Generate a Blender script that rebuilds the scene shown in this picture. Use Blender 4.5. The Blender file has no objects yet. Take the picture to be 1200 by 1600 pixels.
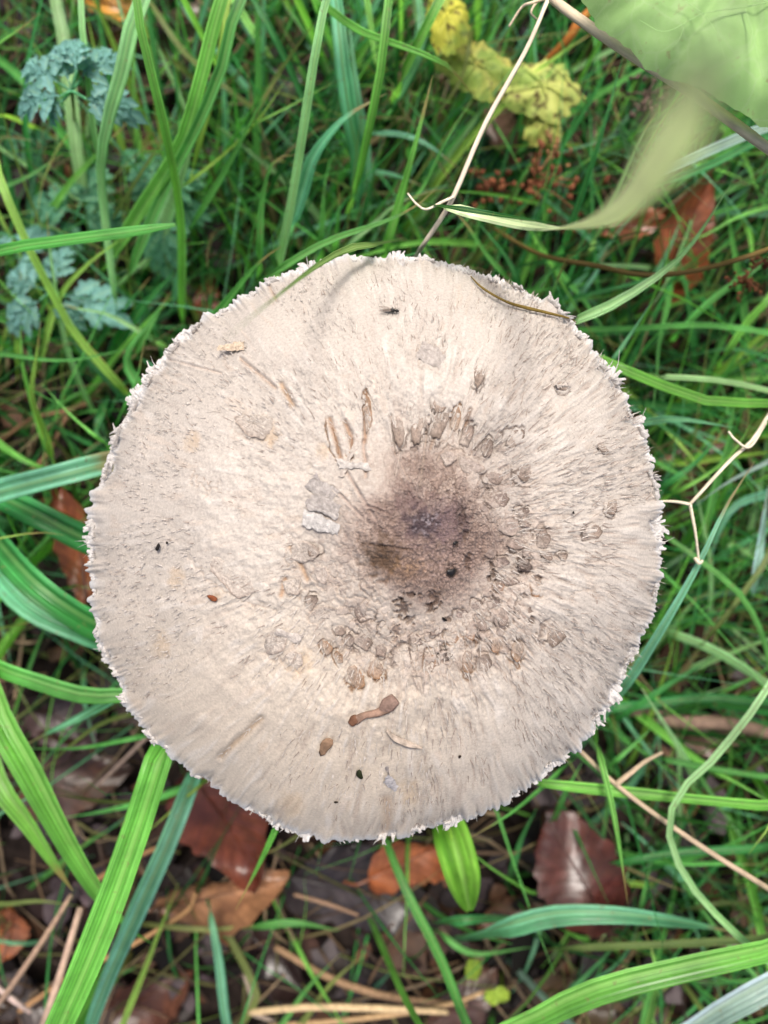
import bpy, math, random
import numpy as np
from mathutils import Vector, Matrix

random.seed(7)
RNG = np.random.default_rng(11)
SC = bpy.context.scene
COL = SC.collection

# ------------------------------------------------------------------ camera, sky, sun, exposure
CAM_Z, FPX = 0.38, 1200.0            # camera 38 cm above the soil; focal length in photo pixels (1200 x 1600)
cam_d = bpy.data.cameras.new('camera')
cam = bpy.data.objects.new('camera', cam_d); COL.objects.link(cam)
cam.location = (0, 0, CAM_Z); cam.rotation_euler = (0, 0, 0)
cam_d.sensor_fit = 'VERTICAL'; cam_d.sensor_height = 36; cam_d.sensor_width = 27; cam_d.lens = 27
cam_d.clip_start = 0.002; cam_d.clip_end = 100
cam_d.dof.use_dof = True; cam_d.dof.focus_distance = 0.192; cam_d.dof.aperture_fstop = 9.0
SC.camera = cam

world = bpy.data.worlds.new('World'); SC.world = world; world.use_nodes = True
wn = world.node_tree
bg = wn.nodes['Background']
sky = wn.nodes.new('ShaderNodeTexSky'); sky.sky_type = 'NISHITA'; sky.sun_disc = False
SUN_EL, SUN_AZ = 66.0, 8.0          # azimuth measured from +Y (top of the picture) towards +X
sky.sun_elevation = math.radians(SUN_EL); sky.sun_rotation = math.radians(SUN_AZ)
sky.air_density = 0.7; sky.dust_density = 6.0; sky.ozone_density = 0.6
wn.links.new(sky.outputs[0], bg.inputs[0]); bg.inputs[1].default_value = 0.085

sun_d = bpy.data.lights.new('sun', 'SUN'); sun_d.energy = 1.5; sun_d.angle = math.radians(14); sun_d.color = (1.0, 0.95, 0.88)
sun = bpy.data.objects.new('sun', sun_d); COL.objects.link(sun)
_e, _a = math.radians(SUN_EL), math.radians(SUN_AZ)
_dir = Vector((math.cos(_e) * math.sin(_a), math.cos(_e) * math.cos(_a), math.sin(_e)))
sun.rotation_euler = _dir.to_track_quat('Z', 'Y').to_euler(); sun.location = _dir * 3

SC.view_settings.view_transform = 'Standard'; SC.view_settings.look = 'None'
SC.view_settings.gamma = 1; SC.view_settings.use_curve_mapping = False
SC.view_settings.exposure = 1.12
SC.render.engine = 'CYCLES'
SC.cycles.max_bounces = 8; SC.cycles.diffuse_bounces = 4; SC.cycles.transparent_max_bounces = 8
SC.cycles.use_denoising = True


# ------------------------------------------------------------------ helpers
def P(px, py, z):
    """world point at height z that lies under photo pixel (px, py)"""
    d = CAM_Z - z
    return np.array([(px - 600) / FPX * d, (800 - py) / FPX * d, z])

def mpp(z):
    return (CAM_Z - z) / FPX          # metres per photo pixel at height z

def srgb(r, g, b):
    f = lambda c: c / 12.92 if c <= 0.04045 else ((c + 0.055) / 1.055) ** 2.4
    return tuple(f(v / 255.0) for v in (r, g, b))

def tag(o, label=None, cat=None, group=None, kind=None):
    if label: o['label'] = label
    if cat: o['category'] = cat
    if group: o['group'] = group
    if kind: o['kind'] = kind
    return o

def mesh_obj(name, verts, faces, mat, parent=None, uv=None, col=None, smooth=True, color=None):
    me = bpy.data.meshes.new(name)
    me.from_pydata([tuple(v) for v in verts], [], faces)
    if smooth: me.shade_smooth()
    if uv is not None:
        lay = me.uv_layers.new(name='UVMap')
        idx = np.empty(len(me.loops), dtype=np.int32); me.loops.foreach_get('vertex_index', idx)
        lay.data.foreach_set('uv', np.asarray(uv, dtype=np.float32)[idx].ravel())
    if col is not None:
        at = me.attributes.new('Col', 'FLOAT_COLOR', 'POINT')
        c = np.ones((len(verts), 4), dtype=np.float32); c[:, :3] = np.asarray(col)[:, :3]
        at.data.foreach_set('color', c.ravel())
    me.materials.append(mat)
    o = bpy.data.objects.new(name, me); COL.objects.link(o)
    if parent: o.parent = parent
    if color is not None: o.color = (*color[:3], 1)
    return o

def empty(name, loc=(0, 0, 0)):
    o = bpy.data.objects.new(name, None); COL.objects.link(o)
    o.empty_display_size = 0.01
    return o                          # parts keep world coordinates, so the Empty stays at the origin of the plot

def spline(pts, n):
    """Catmull-Rom through pts (k x d), n samples, even in arc length"""
    p = np.asarray(pts, float)
    if len(p) == 2:
        return p[0] + (p[1] - p[0]) * np.linspace(0, 1, n)[:, None]
    q = np.vstack([2 * p[0] - p[1], p, 2 * p[-1] - p[-2]])
    out = []
    for i in range(1, len(q) - 2):
        a, b, c, d = q[i - 1], q[i], q[i + 1], q[i + 2]
        t = np.linspace(0, 1, 16, endpoint=False)[:, None]
        out.append(0.5 * (2 * b + (c - a) * t + (2 * a - 5 * b + 4 * c - d) * t ** 2 + (3 * b - a - 3 * c + d) * t ** 3))
    out.append(q[-2][None]); s = np.vstack(out)
    L = np.r_[0, np.cumsum(np.linalg.norm(np.diff(s, axis=0), axis=1))]
    u = np.linspace(0, L[-1], n)
    return np.stack([np.interp(u, L, s[:, k]) for k in range(s.shape[1])], 1)

def hash01(ix, iy, iz, seed):
    h = (ix * 374761393 + iy * 668265263 + iz * 2147483647 + seed * 1274126177).astype(np.int64) & 0xffffffff
    h = ((h ^ (h >> 13)) * 1274126177) & 0xffffffff
    h = ((h ^ (h >> 16)) * 2246822519) & 0xffffffff
    return ((h ^ (h >> 15)) & 0xffffff) / float(0xffffff)

def noise3(x, y, z, seed=0):
    """value noise 0..1"""
    x, y, z = np.broadcast_arrays(np.asarray(x, float), np.asarray(y, float), np.asarray(z, float))
    ix, iy, iz = (np.floor(v).astype(np.int64) for v in (x, y, z))
    fx, fy, fz = x - ix, y - iy, z - iz
    s = lambda f: f * f * f * (f * (f * 6 - 15) + 10)
    fx, fy, fz = s(fx), s(fy), s(fz)
    r = 0
    for dx in (0, 1):
        for dy in (0, 1):
            for dz in (0, 1):
                w = (fx if dx else 1 - fx) * (fy if dy else 1 - fy) * (fz if dz else 1 - fz)
                r = r + w * hash01(ix + dx, iy + dy, iz + dz, seed)
    return r

def fbm(x, y, z, seed=0, octv=4):
    r, a, t = 0, 1.0, 0
    for i in range(octv):
        r = r + a * noise3(x * 2 ** i, y * 2 ** i, z * 2 ** i, seed + i * 17); t += a; a *= 0.5
    return r / t

def worley(x, y, seed=0):
    """distance to nearest and second nearest of scattered points, and a random number per cell"""
    ix, iy = np.floor(x).astype(np.int64), np.floor(y).astype(np.int64)
    f1 = np.full(x.shape, 9.0); f2 = np.full(x.shape, 9.0); idn = np.zeros(x.shape)
    for dx in (-1, 0, 1):
        for dy in (-1, 0, 1):
            cx, cy = ix + dx, iy + dy; z0 = np.zeros_like(cx)
            d = np.hypot(cx + hash01(cx, cy, z0, seed) - x, cy + hash01(cx, cy, z0, seed + 1) - y)
            near = d < f1
            f2 = np.where(near, f1, np.minimum(f2, d)); idn = np.where(near, hash01(cx, cy, z0, seed + 2), idn); f1 = np.minimum(f1, d)
    return f1, f2, idn

def sstep(a, b, x):
    t = np.clip((x - a) / (b - a), 0, 1)
    return t * t * (3 - 2 * t)

def grid_faces(nr, nc, wrap=False, base=0):
    f = []
    m = nc if wrap else nc - 1
    for i in range(nr - 1):
        for j in range(m):
            k = (j + 1) % nc
            f.append((base + i * nc + j, base + i * nc + k, base + (i + 1) * nc + k, base + (i + 1) * nc + j))
    return f

def tube_geo(pts, radii, sides=7, base=0, n=None, flat=1.0):
    p = spline(pts, n or max(8, 6 * len(pts)))
    r = np.interp(np.linspace(0, 1, len(p)), np.linspace(0, 1, len(radii)), radii)
    T = np.gradient(p, axis=0); T /= np.linalg.norm(T, axis=1)[:, None] + 1e-12
    up = np.array([0.13, 0.21, 0.97])
    S = np.cross(T, up); S /= np.linalg.norm(S, axis=1)[:, None] + 1e-9
    N = np.cross(S, T)
    v, uv = [], []
    for i in range(len(p)):
        for k in range(sides):
            a = 2 * math.pi * k / sides
            v.append(p[i] + r[i] * (math.cos(a) * S[i] + flat * math.sin(a) * N[i])); uv.append((k / sides, i / len(p)))
    f = grid_faces(len(p), sides, True, base)
    f.append(tuple(base + k for k in reversed(range(sides))))
    f.append(tuple(base + (len(p) - 1) * sides + k for k in range(sides)))
    return v, f, uv

def tube(name, pts, radii, mat, parent=None, color=None, sides=7, flat=1.0, n=None):
    v, f, uv = tube_geo(pts, radii, sides, 0, n, flat)
    return mesh_obj(name, v, f, mat, parent, uv=uv, color=color)


# ------------------------------------------------------------------ materials
def new_mat(name):
    m = bpy.data.materials.new(name); m.use_nodes = True
    nt = m.node_tree; nt.nodes.clear()
    return m, nt, (lambda t, **kw: _node(nt, t, **kw))

def _node(nt, t, **kw):
    n = nt.nodes.new(t)
    for k, v in kw.items(): setattr(n, k, v)
    return n

def setin(n, **kw):
    for k, v in kw.items():
        n.inputs[k.replace('_', ' ')].default_value = v
    return n

def rampnode(N, stops):
    r = N('ShaderNodeValToRGB'); e = r.color_ramp.elements
    while len(e) < len(stops): e.new(0.5)
    for el, (p, c) in zip(e, stops):
        el.position = p; el.color = (*c, 1) if len(c) == 3 else c
    return r

def mixrgb(N, L, mode, fac, a, b):
    m = N('ShaderNodeMix', data_type='RGBA', blend_type=mode)
    for sock, v in ((m.inputs['Factor'], fac), (m.inputs[6], a), (m.inputs[7], b)):
        if hasattr(v, 'is_output'): L(v, sock)
        elif isinstance(v, (int, float)): sock.default_value = v
        else: sock.default_value = (*v[:3], 1)
    return m.outputs[2]

def colour_source(N, attr):
    if attr:
        n = N('ShaderNodeAttribute'); n.attribute_name = 'Col'; return n.outputs['Color']
    return N('ShaderNodeObjectInfo').outputs['Color']

def plant_mat(name, attr=False, transl=0.5, rough=0.34, spec=0.55, midrib=0.5, ribs=11.0, mottle=0.35, spots=False, streak=0.85, network=0.0):
    """leaf tissue: colour from the object (or Col attribute), midrib and veins across U, light coming through"""
    m, nt, N = new_mat(name); L = nt.links.new
    out = N('ShaderNodeOutputMaterial')
    base = colour_source(N, attr)
    uv = N('ShaderNodeUVMap'); uv.uv_map = 'UVMap'
    sep = N('ShaderNodeSeparateXYZ'); L(uv.outputs[0], sep.inputs[0])
    geo = N('ShaderNodeTexCoord'); oi = N('ShaderNodeObjectInfo')
    # soft mottling and wear
    n1 = setin(N('ShaderNodeTexNoise', noise_dimensions='4D'), Scale=55.0, Detail=4.0, Roughness=0.6)
    L(geo.outputs['Object'], n1.inputs['Vector']); L(oi.outputs['Random'], n1.inputs['W'])
    r1 = rampnode(N, [(0.30, (1 - mottle,) * 3), (0.70, (1 + mottle * 0.7,) * 3)]); L(n1.outputs[0], r1.inputs[0])
    c = mixrgb(N, L, 'MULTIPLY', 1.0, base, r1.outputs[0])
    # long random light and dark streaks, painting in fold shading and bluish sheen
    cmb = N('ShaderNodeCombineXYZ'); mu = N('ShaderNodeMath', operation='MULTIPLY'); L(sep.outputs[0], mu.inputs[0]); mu.inputs[1].default_value = 4.5
    mv = N('ShaderNodeMath', operation='MULTIPLY'); L(sep.outputs[1], mv.inputs[0]); mv.inputs[1].default_value = 1.6
    L(mu.outputs[0], cmb.inputs[0]); L(mv.outputs[0], cmb.inputs[1]); mw = N('ShaderNodeMath', operation='MULTIPLY'); L(oi.outputs['Random'], mw.inputs[0]); mw.inputs[1].default_value = 37.0; L(mw.outputs[0], cmb.inputs[2])
    n2 = setin(N('ShaderNodeTexNoise'), Scale=1.0, Detail=3.0, Roughness=0.55); L(cmb.outputs[0], n2.inputs['Vector'])
    r2 = rampnode(N, [(0.32, (0.42, 0.54, 0.52)), (0.48, (0.95, 0.97, 0.95)), (0.66, (1.8, 1.6, 2.1))]); L(n2.outputs[0], r2.inputs[0])
    c = mixrgb(N, L, 'MULTIPLY', streak, c, r2.outputs[0])
    # fine long veins
    mul = N('ShaderNodeMath', operation='MULTIPLY'); L(sep.outputs[0], mul.inputs[0]); mul.inputs[1].default_value = ribs * 6.2832
    sn = N('ShaderNodeMath', operation='SINE'); L(mul.outputs[0], sn.inputs[0])
    rr = rampnode(N, [(0.0, (0.86,) * 3), (1.0, (1.12,) * 3)])
    mr = N('ShaderNodeMapRange'); mr.inputs['From Min'].default_value = -1; mr.inputs['From Max'].default_value = 1
    L(sn.outputs[0], mr.inputs['Value']); L(mr.outputs[0], rr.inputs[0])
    c = mixrgb(N, L, 'MULTIPLY', 1.0, c, rr.outputs[0])
    # midrib: pale line at u = 0.5
    sb = N('ShaderNodeMath', operation='SUBTRACT'); L(sep.outputs[0], sb.inputs[0]); sb.inputs[1].default_value = 0.5
    ab = N('ShaderNodeMath', operation='ABSOLUTE'); L(sb.outputs[0], ab.inputs[0])
    rm = rampnode(N, [(0.03, (midrib,) * 3), (0.13, (0, 0, 0))]); L(ab.outputs[0], rm.inputs[0])
    pale = mixrgb(N, L, 'MIX', 0.5, base, (0.42, 0.55, 0.22))
    c = mixrgb(N, L, 'MIX', rm.outputs[0], c, pale)
    sp = setin(N('ShaderNodeTexNoise', noise_dimensions='4D'), Scale=420.0, Detail=3.0, Roughness=0.6); L(geo.outputs['Object'], sp.inputs['Vector']); L(oi.outputs['Random'], sp.inputs['W'])
    rsp = rampnode(N, [(0.62, (0, 0, 0)), (0.70, (0.55,) * 3)]); L(sp.outputs[0], rsp.inputs[0])
    c = mixrgb(N, L, 'MIX', rsp.outputs[0], c, (0.30, 0.26, 0.12))
    tipn = N('ShaderNodeMath', operation='ADD'); L(sep.outputs[1], tipn.inputs[0]); tn = N('ShaderNodeMath', operation='MULTIPLY'); L(n1.outputs[0], tn.inputs[0]); tn.inputs[1].default_value = 0.12; L(tn.outputs[0], tipn.inputs[1])
    rt = rampnode(N, [(0.99, (0, 0, 0)), (1.0, (0.8,) * 3)]); rt.color_ramp.elements[0].position = 0.975
    L(tipn.outputs[0], rt.inputs[0]); gate = N('ShaderNodeMath', operation='LESS_THAN'); L(oi.outputs['Random'], gate.inputs[0]); gate.inputs[1].default_value = 0.45
    tg = N('ShaderNodeMath', operation='MULTIPLY'); L(rt.outputs[0], tg.inputs[0]); L(gate.outputs[0], tg.inputs[1])
    if ribs > 2 and not attr: c = mixrgb(N, L, 'MIX', tg.outputs[0], c, (0.42, 0.28, 0.12))
    if spots:
        vo = setin(N('ShaderNodeTexNoise'), Scale=330.0, Detail=2.5); L(geo.outputs['Object'], vo.inputs['Vector'])
        rs = rampnode(N, [(0.55, (0, 0, 0)), (0.62, (0.9,) * 3)]); L(vo.outputs[0], rs.inputs[0])
        c = mixrgb(N, L, 'MIX', rs.outputs[0], c, (0.10, 0.055, 0.025))
        v2 = setin(N('ShaderNodeTexNoise'), Scale=75.0, Detail=3.0); L(geo.outputs['Object'], v2.inputs['Vector'])
        rg = rampnode(N, [(0.45, (0, 0, 0)), (0.60, (0.75,) * 3)]); L(v2.outputs[0], rg.inputs[0])
        c = mixrgb(N, L, 'MIX', rg.outputs[0], c, (0.22, 0.36, 0.07))
    if network:
        for sc_, wd, k in ((130.0, 0.055, 1.0), (420.0, 0.08, 0.5)):
            nw = setin(N('ShaderNodeTexNoise'), Scale=sc_ * 0.8, Detail=2.0); L(geo.outputs['Object'], nw.inputs['Vector'])
            wv_ = mixrgb(N, L, 'ADD', 0.006, geo.outputs['Object'], nw.outputs['Color'])
            vor = N('ShaderNodeTexVoronoi', feature='DISTANCE_TO_EDGE'); vor.inputs['Scale'].default_value = sc_; L(wv_, vor.inputs['Vector'])
            rv = rampnode(N, [(0.0, (network * k,) * 3), (wd, (0, 0, 0))]); L(vor.outputs['Distance'], rv.inputs[0])
            c = mixrgb(N, L, 'MIX', rv.outputs[0], c, (0.52, 0.64, 0.38))
    bs = setin(N('ShaderNodeBsdfPrincipled'), Roughness=rough); bs.inputs['Specular IOR Level'].default_value = spec
    L(c, bs.inputs['Base Color'])
    bump = setin(N('ShaderNodeBump'), Strength=0.35, Distance=0.0003); L(sn.outputs[0], bump.inputs['Height']); L(bump.outputs[0], bs.inputs['Normal'])
    tr = N('ShaderNodeBsdfTranslucent'); tc = mixrgb(N, L, 'MULTIPLY', 1.0, c, (1.12, 1.22, 0.68)); L(tc, tr.inputs[0])
    ms = N('ShaderNodeMixShader'); ms.inputs[0].default_value = transl
    L(bs.outputs[0], ms.inputs[1]); L(tr.outputs[0], ms.inputs[2]); L(ms.outputs[0], out.inputs[0])
    return m

M_GRASS = plant_mat('grass_tissue')
M_GRASS_STUFF = plant_mat('grass_tissue_mass', attr=True, midrib=0.25, ribs=3)
M_LEAF = plant_mat('soft_leaf_tissue', transl=0.3, rough=0.6, spec=0.25, midrib=0.35, ribs=0.5, mottle=0.3, streak=0.3)
M_SPOTTED = plant_mat('yellowing_spotted_leaf', transl=0.25, rough=0.6, spec=0.25, midrib=0.15, ribs=0.5, mottle=0.3, spots=True, streak=0.2)

def _math(N, L, op, x, y=None):
    n = N('ShaderNodeMath', operation=op)
    for s_, v in ((n.inputs[0], x), (n.inputs[1], y)):
        if v is None: continue
        if hasattr(v, 'is_output'): L(v, s_)
        else: s_.default_value = v
    return n.outputs[0]

def dry_mat(name, attr=False, rough=0.7, spec=0.25, scale=160.0, contrast=0.55, bump=0.5, stretch=(1, 1, 1), uvnoise=False, veins=False):
    m, nt, N = new_mat(name); L = nt.links.new
    out = N('ShaderNodeOutputMaterial'); base = colour_source(N, attr)
    geo = N('ShaderNodeTexCoord'); oi = N('ShaderNodeObjectInfo')
    mp = N('ShaderNodeMapping'); mp.inputs['Scale'].default_value = stretch
    L(geo.outputs['UV' if uvnoise else 'Object'], mp.inputs['Vector'])
    n1 = setin(N('ShaderNodeTexNoise', noise_dimensions='4D'), Scale=scale, Detail=5.0, Roughness=0.62)
    L(mp.outputs[0], n1.inputs['Vector']); L(oi.outputs['Random'], n1.inputs['W'])
    r1 = rampnode(N, [(0.28, (1 - contrast,) * 3), (0.72, (1 + contrast * 0.8,) * 3)]); L(n1.outputs[0], r1.inputs[0])
    c = mixrgb(N, L, 'MULTIPLY', 1.0, base, r1.outputs[0])
    if veins:
        uvn = N('ShaderNodeUVMap'); uvn.uv_map = 'UVMap'; sp_ = N('ShaderNodeSeparateXYZ'); L(uvn.outputs[0], sp_.inputs[0])
        M = lambda op, x, y=None: _math(N, L, op, x, y)
        au = M('ABSOLUTE', M('SUBTRACT', sp_.outputs[0], 0.5))
        ph_ = M('MULTIPLY', M('SUBTRACT', M('MULTIPLY', sp_.outputs[1], 9.0), M('MULTIPLY', au, 4.4)), 6.2832)
        ln = M('POWER', M('ABSOLUTE', M('COSINE', M('MULTIPLY', ph_, 0.5))), 14.0)
        c = mixrgb(N, L, 'MIX', M('MULTIPLY', ln, 0.5), c, mixrgb(N, L, 'MULTIPLY', 1.0, base, (0.45, 0.4, 0.4)))
        n3 = setin(N('ShaderNodeTexNoise', noise_dimensions='4D'), Scale=38.0, Detail=4.0, Roughness=0.65); L(mp.outputs[0], n3.inputs['Vector']); L(oi.outputs['Random'], n3.inputs['W'])
        r3 = rampnode(N, [(0.46, (0, 0, 0)), (0.60, (0.75,) * 3)]); L(n3.outputs[0], r3.inputs[0])
        c = mixrgb(N, L, 'MIX', r3.outputs[0], c, mixrgb(N, L, 'MULTIPLY', 1.0, base, (0.35, 0.33, 0.42)))
    bs = setin(N('ShaderNodeBsdfPrincipled'), Roughness=rough); bs.inputs['Specular IOR Level'].default_value = spec
    L(c, bs.inputs['Base Color'])
    b = setin(N('ShaderNodeBump'), Strength=bump, Distance=0.0006); L(n1.outputs[0], b.inputs['Height']); L(b.outputs[0], bs.inputs['Normal'])
    L(bs.outputs[0], out.inputs[0])
    return m

M_DRYLEAF = dry_mat('dry_leaf', rough=0.36, spec=0.6, scale=110, contrast=0.6, veins=True)
M_LITTER = dry_mat('leaf_litter_mass', attr=True, rough=0.6, spec=0.35, scale=220, contrast=0.5)
M_STALK = dry_mat('dry_stalk', scale=1.0, contrast=0.4, stretch=(4, 34, 1), uvnoise=True)
M_SOIL = dry_mat('soil', attr=True, rough=0.9, spec=0.15, scale=190, contrast=0.7, bump=1.0)
M_FLAKE = dry_mat('cap_flake', attr=True, rough=0.85, spec=0.12, scale=1100, contrast=0.42, bump=0.9)
M_DEBRIS = dry_mat('plant_debris', rough=0.75, spec=0.2, scale=700, contrast=0.5)

def cap_mat():
    m, nt, N = new_mat('mushroom_cap_skin'); L = nt.links.new
    out = N('ShaderNodeOutputMaterial')
    at = N('ShaderNodeAttribute'); at.attribute_name = 'Col'
    uv = N('ShaderNodeUVMap'); uv.uv_map = 'UVMap'           # u, v = unit circle coordinates stretched, see cap builder
    geo = N('ShaderNodeTexCoord')
    n1 = setin(N('ShaderNodeTexNoise'), Scale=1500.0, Detail=4.0, Roughness=0.7); L(geo.outputs['Object'], n1.inputs['Vector'])
    r1 = rampnode(N, [(0.3, (0.80,) * 3), (0.7, (1.15,) * 3)]); L(n1.outputs[0], r1.inputs[0])
    c = mixrgb(N, L, 'MULTIPLY', 1.0, at.outputs['Color'], r1.outputs[0])
    bs = setin(N('ShaderNodeBsdfPrincipled'), Roughness=0.78); bs.inputs['Specular IOR Level'].default_value = 0.15
    bs.inputs['Sheen Weight'].default_value = 0.12; bs.inputs['Sheen Roughness'].default_value = 0.5
    bs.inputs['Subsurface Weight'].default_value = 0.0
    L(c, bs.inputs['Base Color'])
    b = setin(N('ShaderNodeBump'), Strength=0.6, Distance=0.0002); L(n1.outputs[0], b.inputs['Height']); L(b.outputs[0], bs.inputs['Normal'])
    L(bs.outputs[0], out.inputs[0])
    return m
M_CAP = cap_mat()

def plain_mat(name, col, rough=0.6, spec=0.3, alpha=1.0):
    m, nt, N = new_mat(name); L = nt.links.new
    out = N('ShaderNodeOutputMaterial')
    geo = N('ShaderNodeTexCoord')
    n1 = setin(N('ShaderNodeTexNoise'), Scale=900.0, Detail=3.0); L(geo.outputs['Object'], n1.inputs['Vector'])
    r1 = rampnode(N, [(0.3, tuple(0.8 * c for c in col)), (0.7, tuple(min(1, 1.15 * c) for c in col))]); L(n1.outputs[0], r1.inputs[0])
    bs = setin(N('ShaderNodeBsdfPrincipled'), Roughness=rough, Alpha=alpha); bs.inputs['Specular IOR Level'].default_value = spec
    L(r1.outputs[0], bs.inputs['Base Color']); L(bs.outputs[0], out.inputs[0])
    return m
M_GILL = plain_mat('gill', (0.72, 0.68, 0.6), 0.8, 0.1)
M_FLY = plain_mat('fly_body', (0.012, 0.010, 0.009), 0.35, 0.5)
M_WING = plain_mat('fly_wing', (0.20, 0.16, 0.13), 0.25, 0.5, 0.55)


# ------------------------------------------------------------------ the mushroom cap as a surface
OUT = [(600,402),(660,400),(700,412),(745,425),(790,440),(850,468),(885,490),(902,517),(935,555),(960,590),(985,640),(1005,680),(1018,730),
       (1027,780),(1029,840),(1031,890),(1025,940),(1010,972),(990,1025),(965,1075),(940,1115),(900,1165),(860,1200),(800,1245),(740,1275),
       (660,1297),(600,1309),(530,1310),(470,1300),(410,1278),(370,1250),(330,1221),(300,1211),(275,1182),(240,1153),(215,1115),(192,1085),
       (178,1050),(160,1020),(150,985),(146,940),(141,890),(142,830),(150,775),(162,730),(175,685),(200,640),(230,590),(260,545),(300,510),
       (345,485),(390,460),(420,438),(470,420),(530,406),(570,402)]
APEX_PX, APEX_Z = (648, 822), 0.2065
A3 = P(*APEX_PX, APEX_Z)
def rim_z(px, py):
    return 0.1700 + 0.004 * ((px - 590) / 440.0) - 0.003 * ((py - 855) / 450.0)
_rim = np.array([P(x, y, rim_z(x, y)) for x, y in OUT])
_ang = np.arctan2(_rim[:, 1] - A3[1], _rim[:, 0] - A3[0])
_o = np.argsort(_ang); _ang, _rimS = _ang[_o], _rim[_o]
_dist = np.hypot(_rimS[:, 0] - A3[0], _rimS[:, 1] - A3[1])
# smooth periodic resampling of the traced outline
_tt = np.linspace(-math.pi, math.pi, 1441)
_ae = np.r_[_ang - 2 * math.pi, _ang, _ang + 2 * math.pi]
_de, _ze = np.r_[_dist, _dist, _dist], np.r_[_rimS[:, 2]] .repeat(1)
_D = np.interp(_tt, _ae, _de); _Z = np.interp(_tt, _ae, np.r_[_ze, _ze, _ze])
_k = np.exp(-0.5 * (np.arange(-12, 13) / 4.0) ** 2); _k /= _k.sum()
_wrap = lambda a: np.convolve(np.r_[a[-13:-1], a, a[1:13]], _k, 'valid')
_D, _Z = _wrap(_D), _wrap(_Z)
def rimD(phi): return np.interp(phi, _tt, _D)
def rimZ(phi): return np.interp(phi, _tt, _Z)
_sp = np.fft.rfft(_D[:-1]); _sp[4:] = 0; _DS = np.fft.irfft(_sp, len(_D) - 1); _DS = np.r_[_DS, _DS[0]]
def dome_rho(rho, phi):
    """radius used for the height: round in the middle, following the ragged outline only near the margin"""
    rs = rho * rimD(phi) / np.interp(phi, _tt, _DS)
    k = sstep(0.45, 1.0, rho)
    return np.minimum(rs * (1 - k) + rho * k, 1.0)

def cap_profile(rho):
    dome = 1 - rho ** 2.0 * 0.80 - 0.20 * rho ** 7
    return dome

def cap_umbo(rho):
    return 0.0042 * np.exp(-(rho / 0.17) ** 2) - 0.0022 * np.exp(-((rho - 0.31) / 0.12) ** 2)

def cap_z(x, y):
    dx, dy = x - A3[0], y - A3[1]
    phi = np.arctan2(dy, dx); rho = np.hypot(dx, dy) / rimD(phi)
    zr = rimZ(phi); rd = dome_rho(rho, phi)
    return zr + (APEX_Z - zr) * cap_profile(rd) + cap_umbo(rd)

def cap_pt(px, py, lift=0.0):
    """point of the cap surface under a photo pixel"""
    z = 0.19
    for _ in range(8):
        p = P(px, py, z); z = float(cap_z(p[0], p[1]))
    p = P(px, py, z); p[2] += lift
    return p

# torn scales: photo position, width, height, turn, kind (0 pale, 1 grey-tan, 2 brown edged, 3 dark)
SCALES = [(803,685,34,40,20,1),(820,737,34,42,25,1),(772,748,32,24,20,1),(778,783,38,30,0,1),(793,822,36,30,0,0),(817,799,24,16,10,1),
 (820,818,16,14,0,1),(806,850,28,22,0,1),(848,844,28,38,10,1),(819,882,24,24,0,3),(928,832,28,26,10,1),(957,793,22,30,10,1),(735,728,56,28,25,0),
 (730,680,24,38,20,1),(798,908,34,16,0,1),(840,918,18,28,10,2),(767,943,30,22,0,1),(787,963,24,32,0,1),(818,950,28,36,10,1),(917,944,44,40,25,0),
 (868,992,42,36,30,1),(807,1020,22,36,5,2),(774,1007,18,28,0,2),(753,976,26,20,20,1),(736,990,26,28,0,2),(705,996,24,26,0,2),(696,1025,22,24,0,3),
 (730,1036,22,40,0,2),(758,1040,30,36,0,1),(569,1005,38,32,10,1),(588,1043,32,44,-5,2),(597,1016,20,24,0,1),(632,1030,34,44,0,1),(670,1035,20,34,0,2),
 (553,1058,26,38,-25,2),(530,1030,16,26,-20,2),(510,1014,18,28,-15,2),(508,958,46,30,-15,0),(567,957,34,30,0,1),(458,915,36,34,-20,0),(487,940,20,26,0,1),
 (503,898,28,38,0,0),(460,1030,34,40,-35,0),(432,1000,52,56,-30,0),(473,862,46,40,-10,0),(624,672,24,50,0,1),(652,668,22,50,5,1),(688,660,30,60,12,1),
 (713,655,14,42,12,2),(680,556,50,44,20,0),(748,583,18,50,5,1),(327,733,42,58,10,0),(398,662,66,42,20,0),(362,902,110,46,32,0),(878,603,30,20,20,1),
 (942,700,24,14,20,1),(690,630,26,36,10,1),(760,700,22,34,25,1),(880,870,18,14,10,1),(855,868,20,12,20,1),(530,985,20,20,0,1),(545,1000,18,26,-10,1),
 (650,1000,24,20,0,1),(680,985,22,20,0,1),(720,960,24,18,0,1),(745,945,20,18,0,1),(785,880,26,22,0,1),(765,865,22,18,0,1),(780,918,18,16,0,2),
 (600,985,22,24,0,1),(540,925,26,22,0,0),(700,716,26,30,5,0),(575,650,14,60,-4,2),(520,690,12,60,-14,2),(543,690,14,50,-12,2),(490,860,22,20,0,1)]

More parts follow.
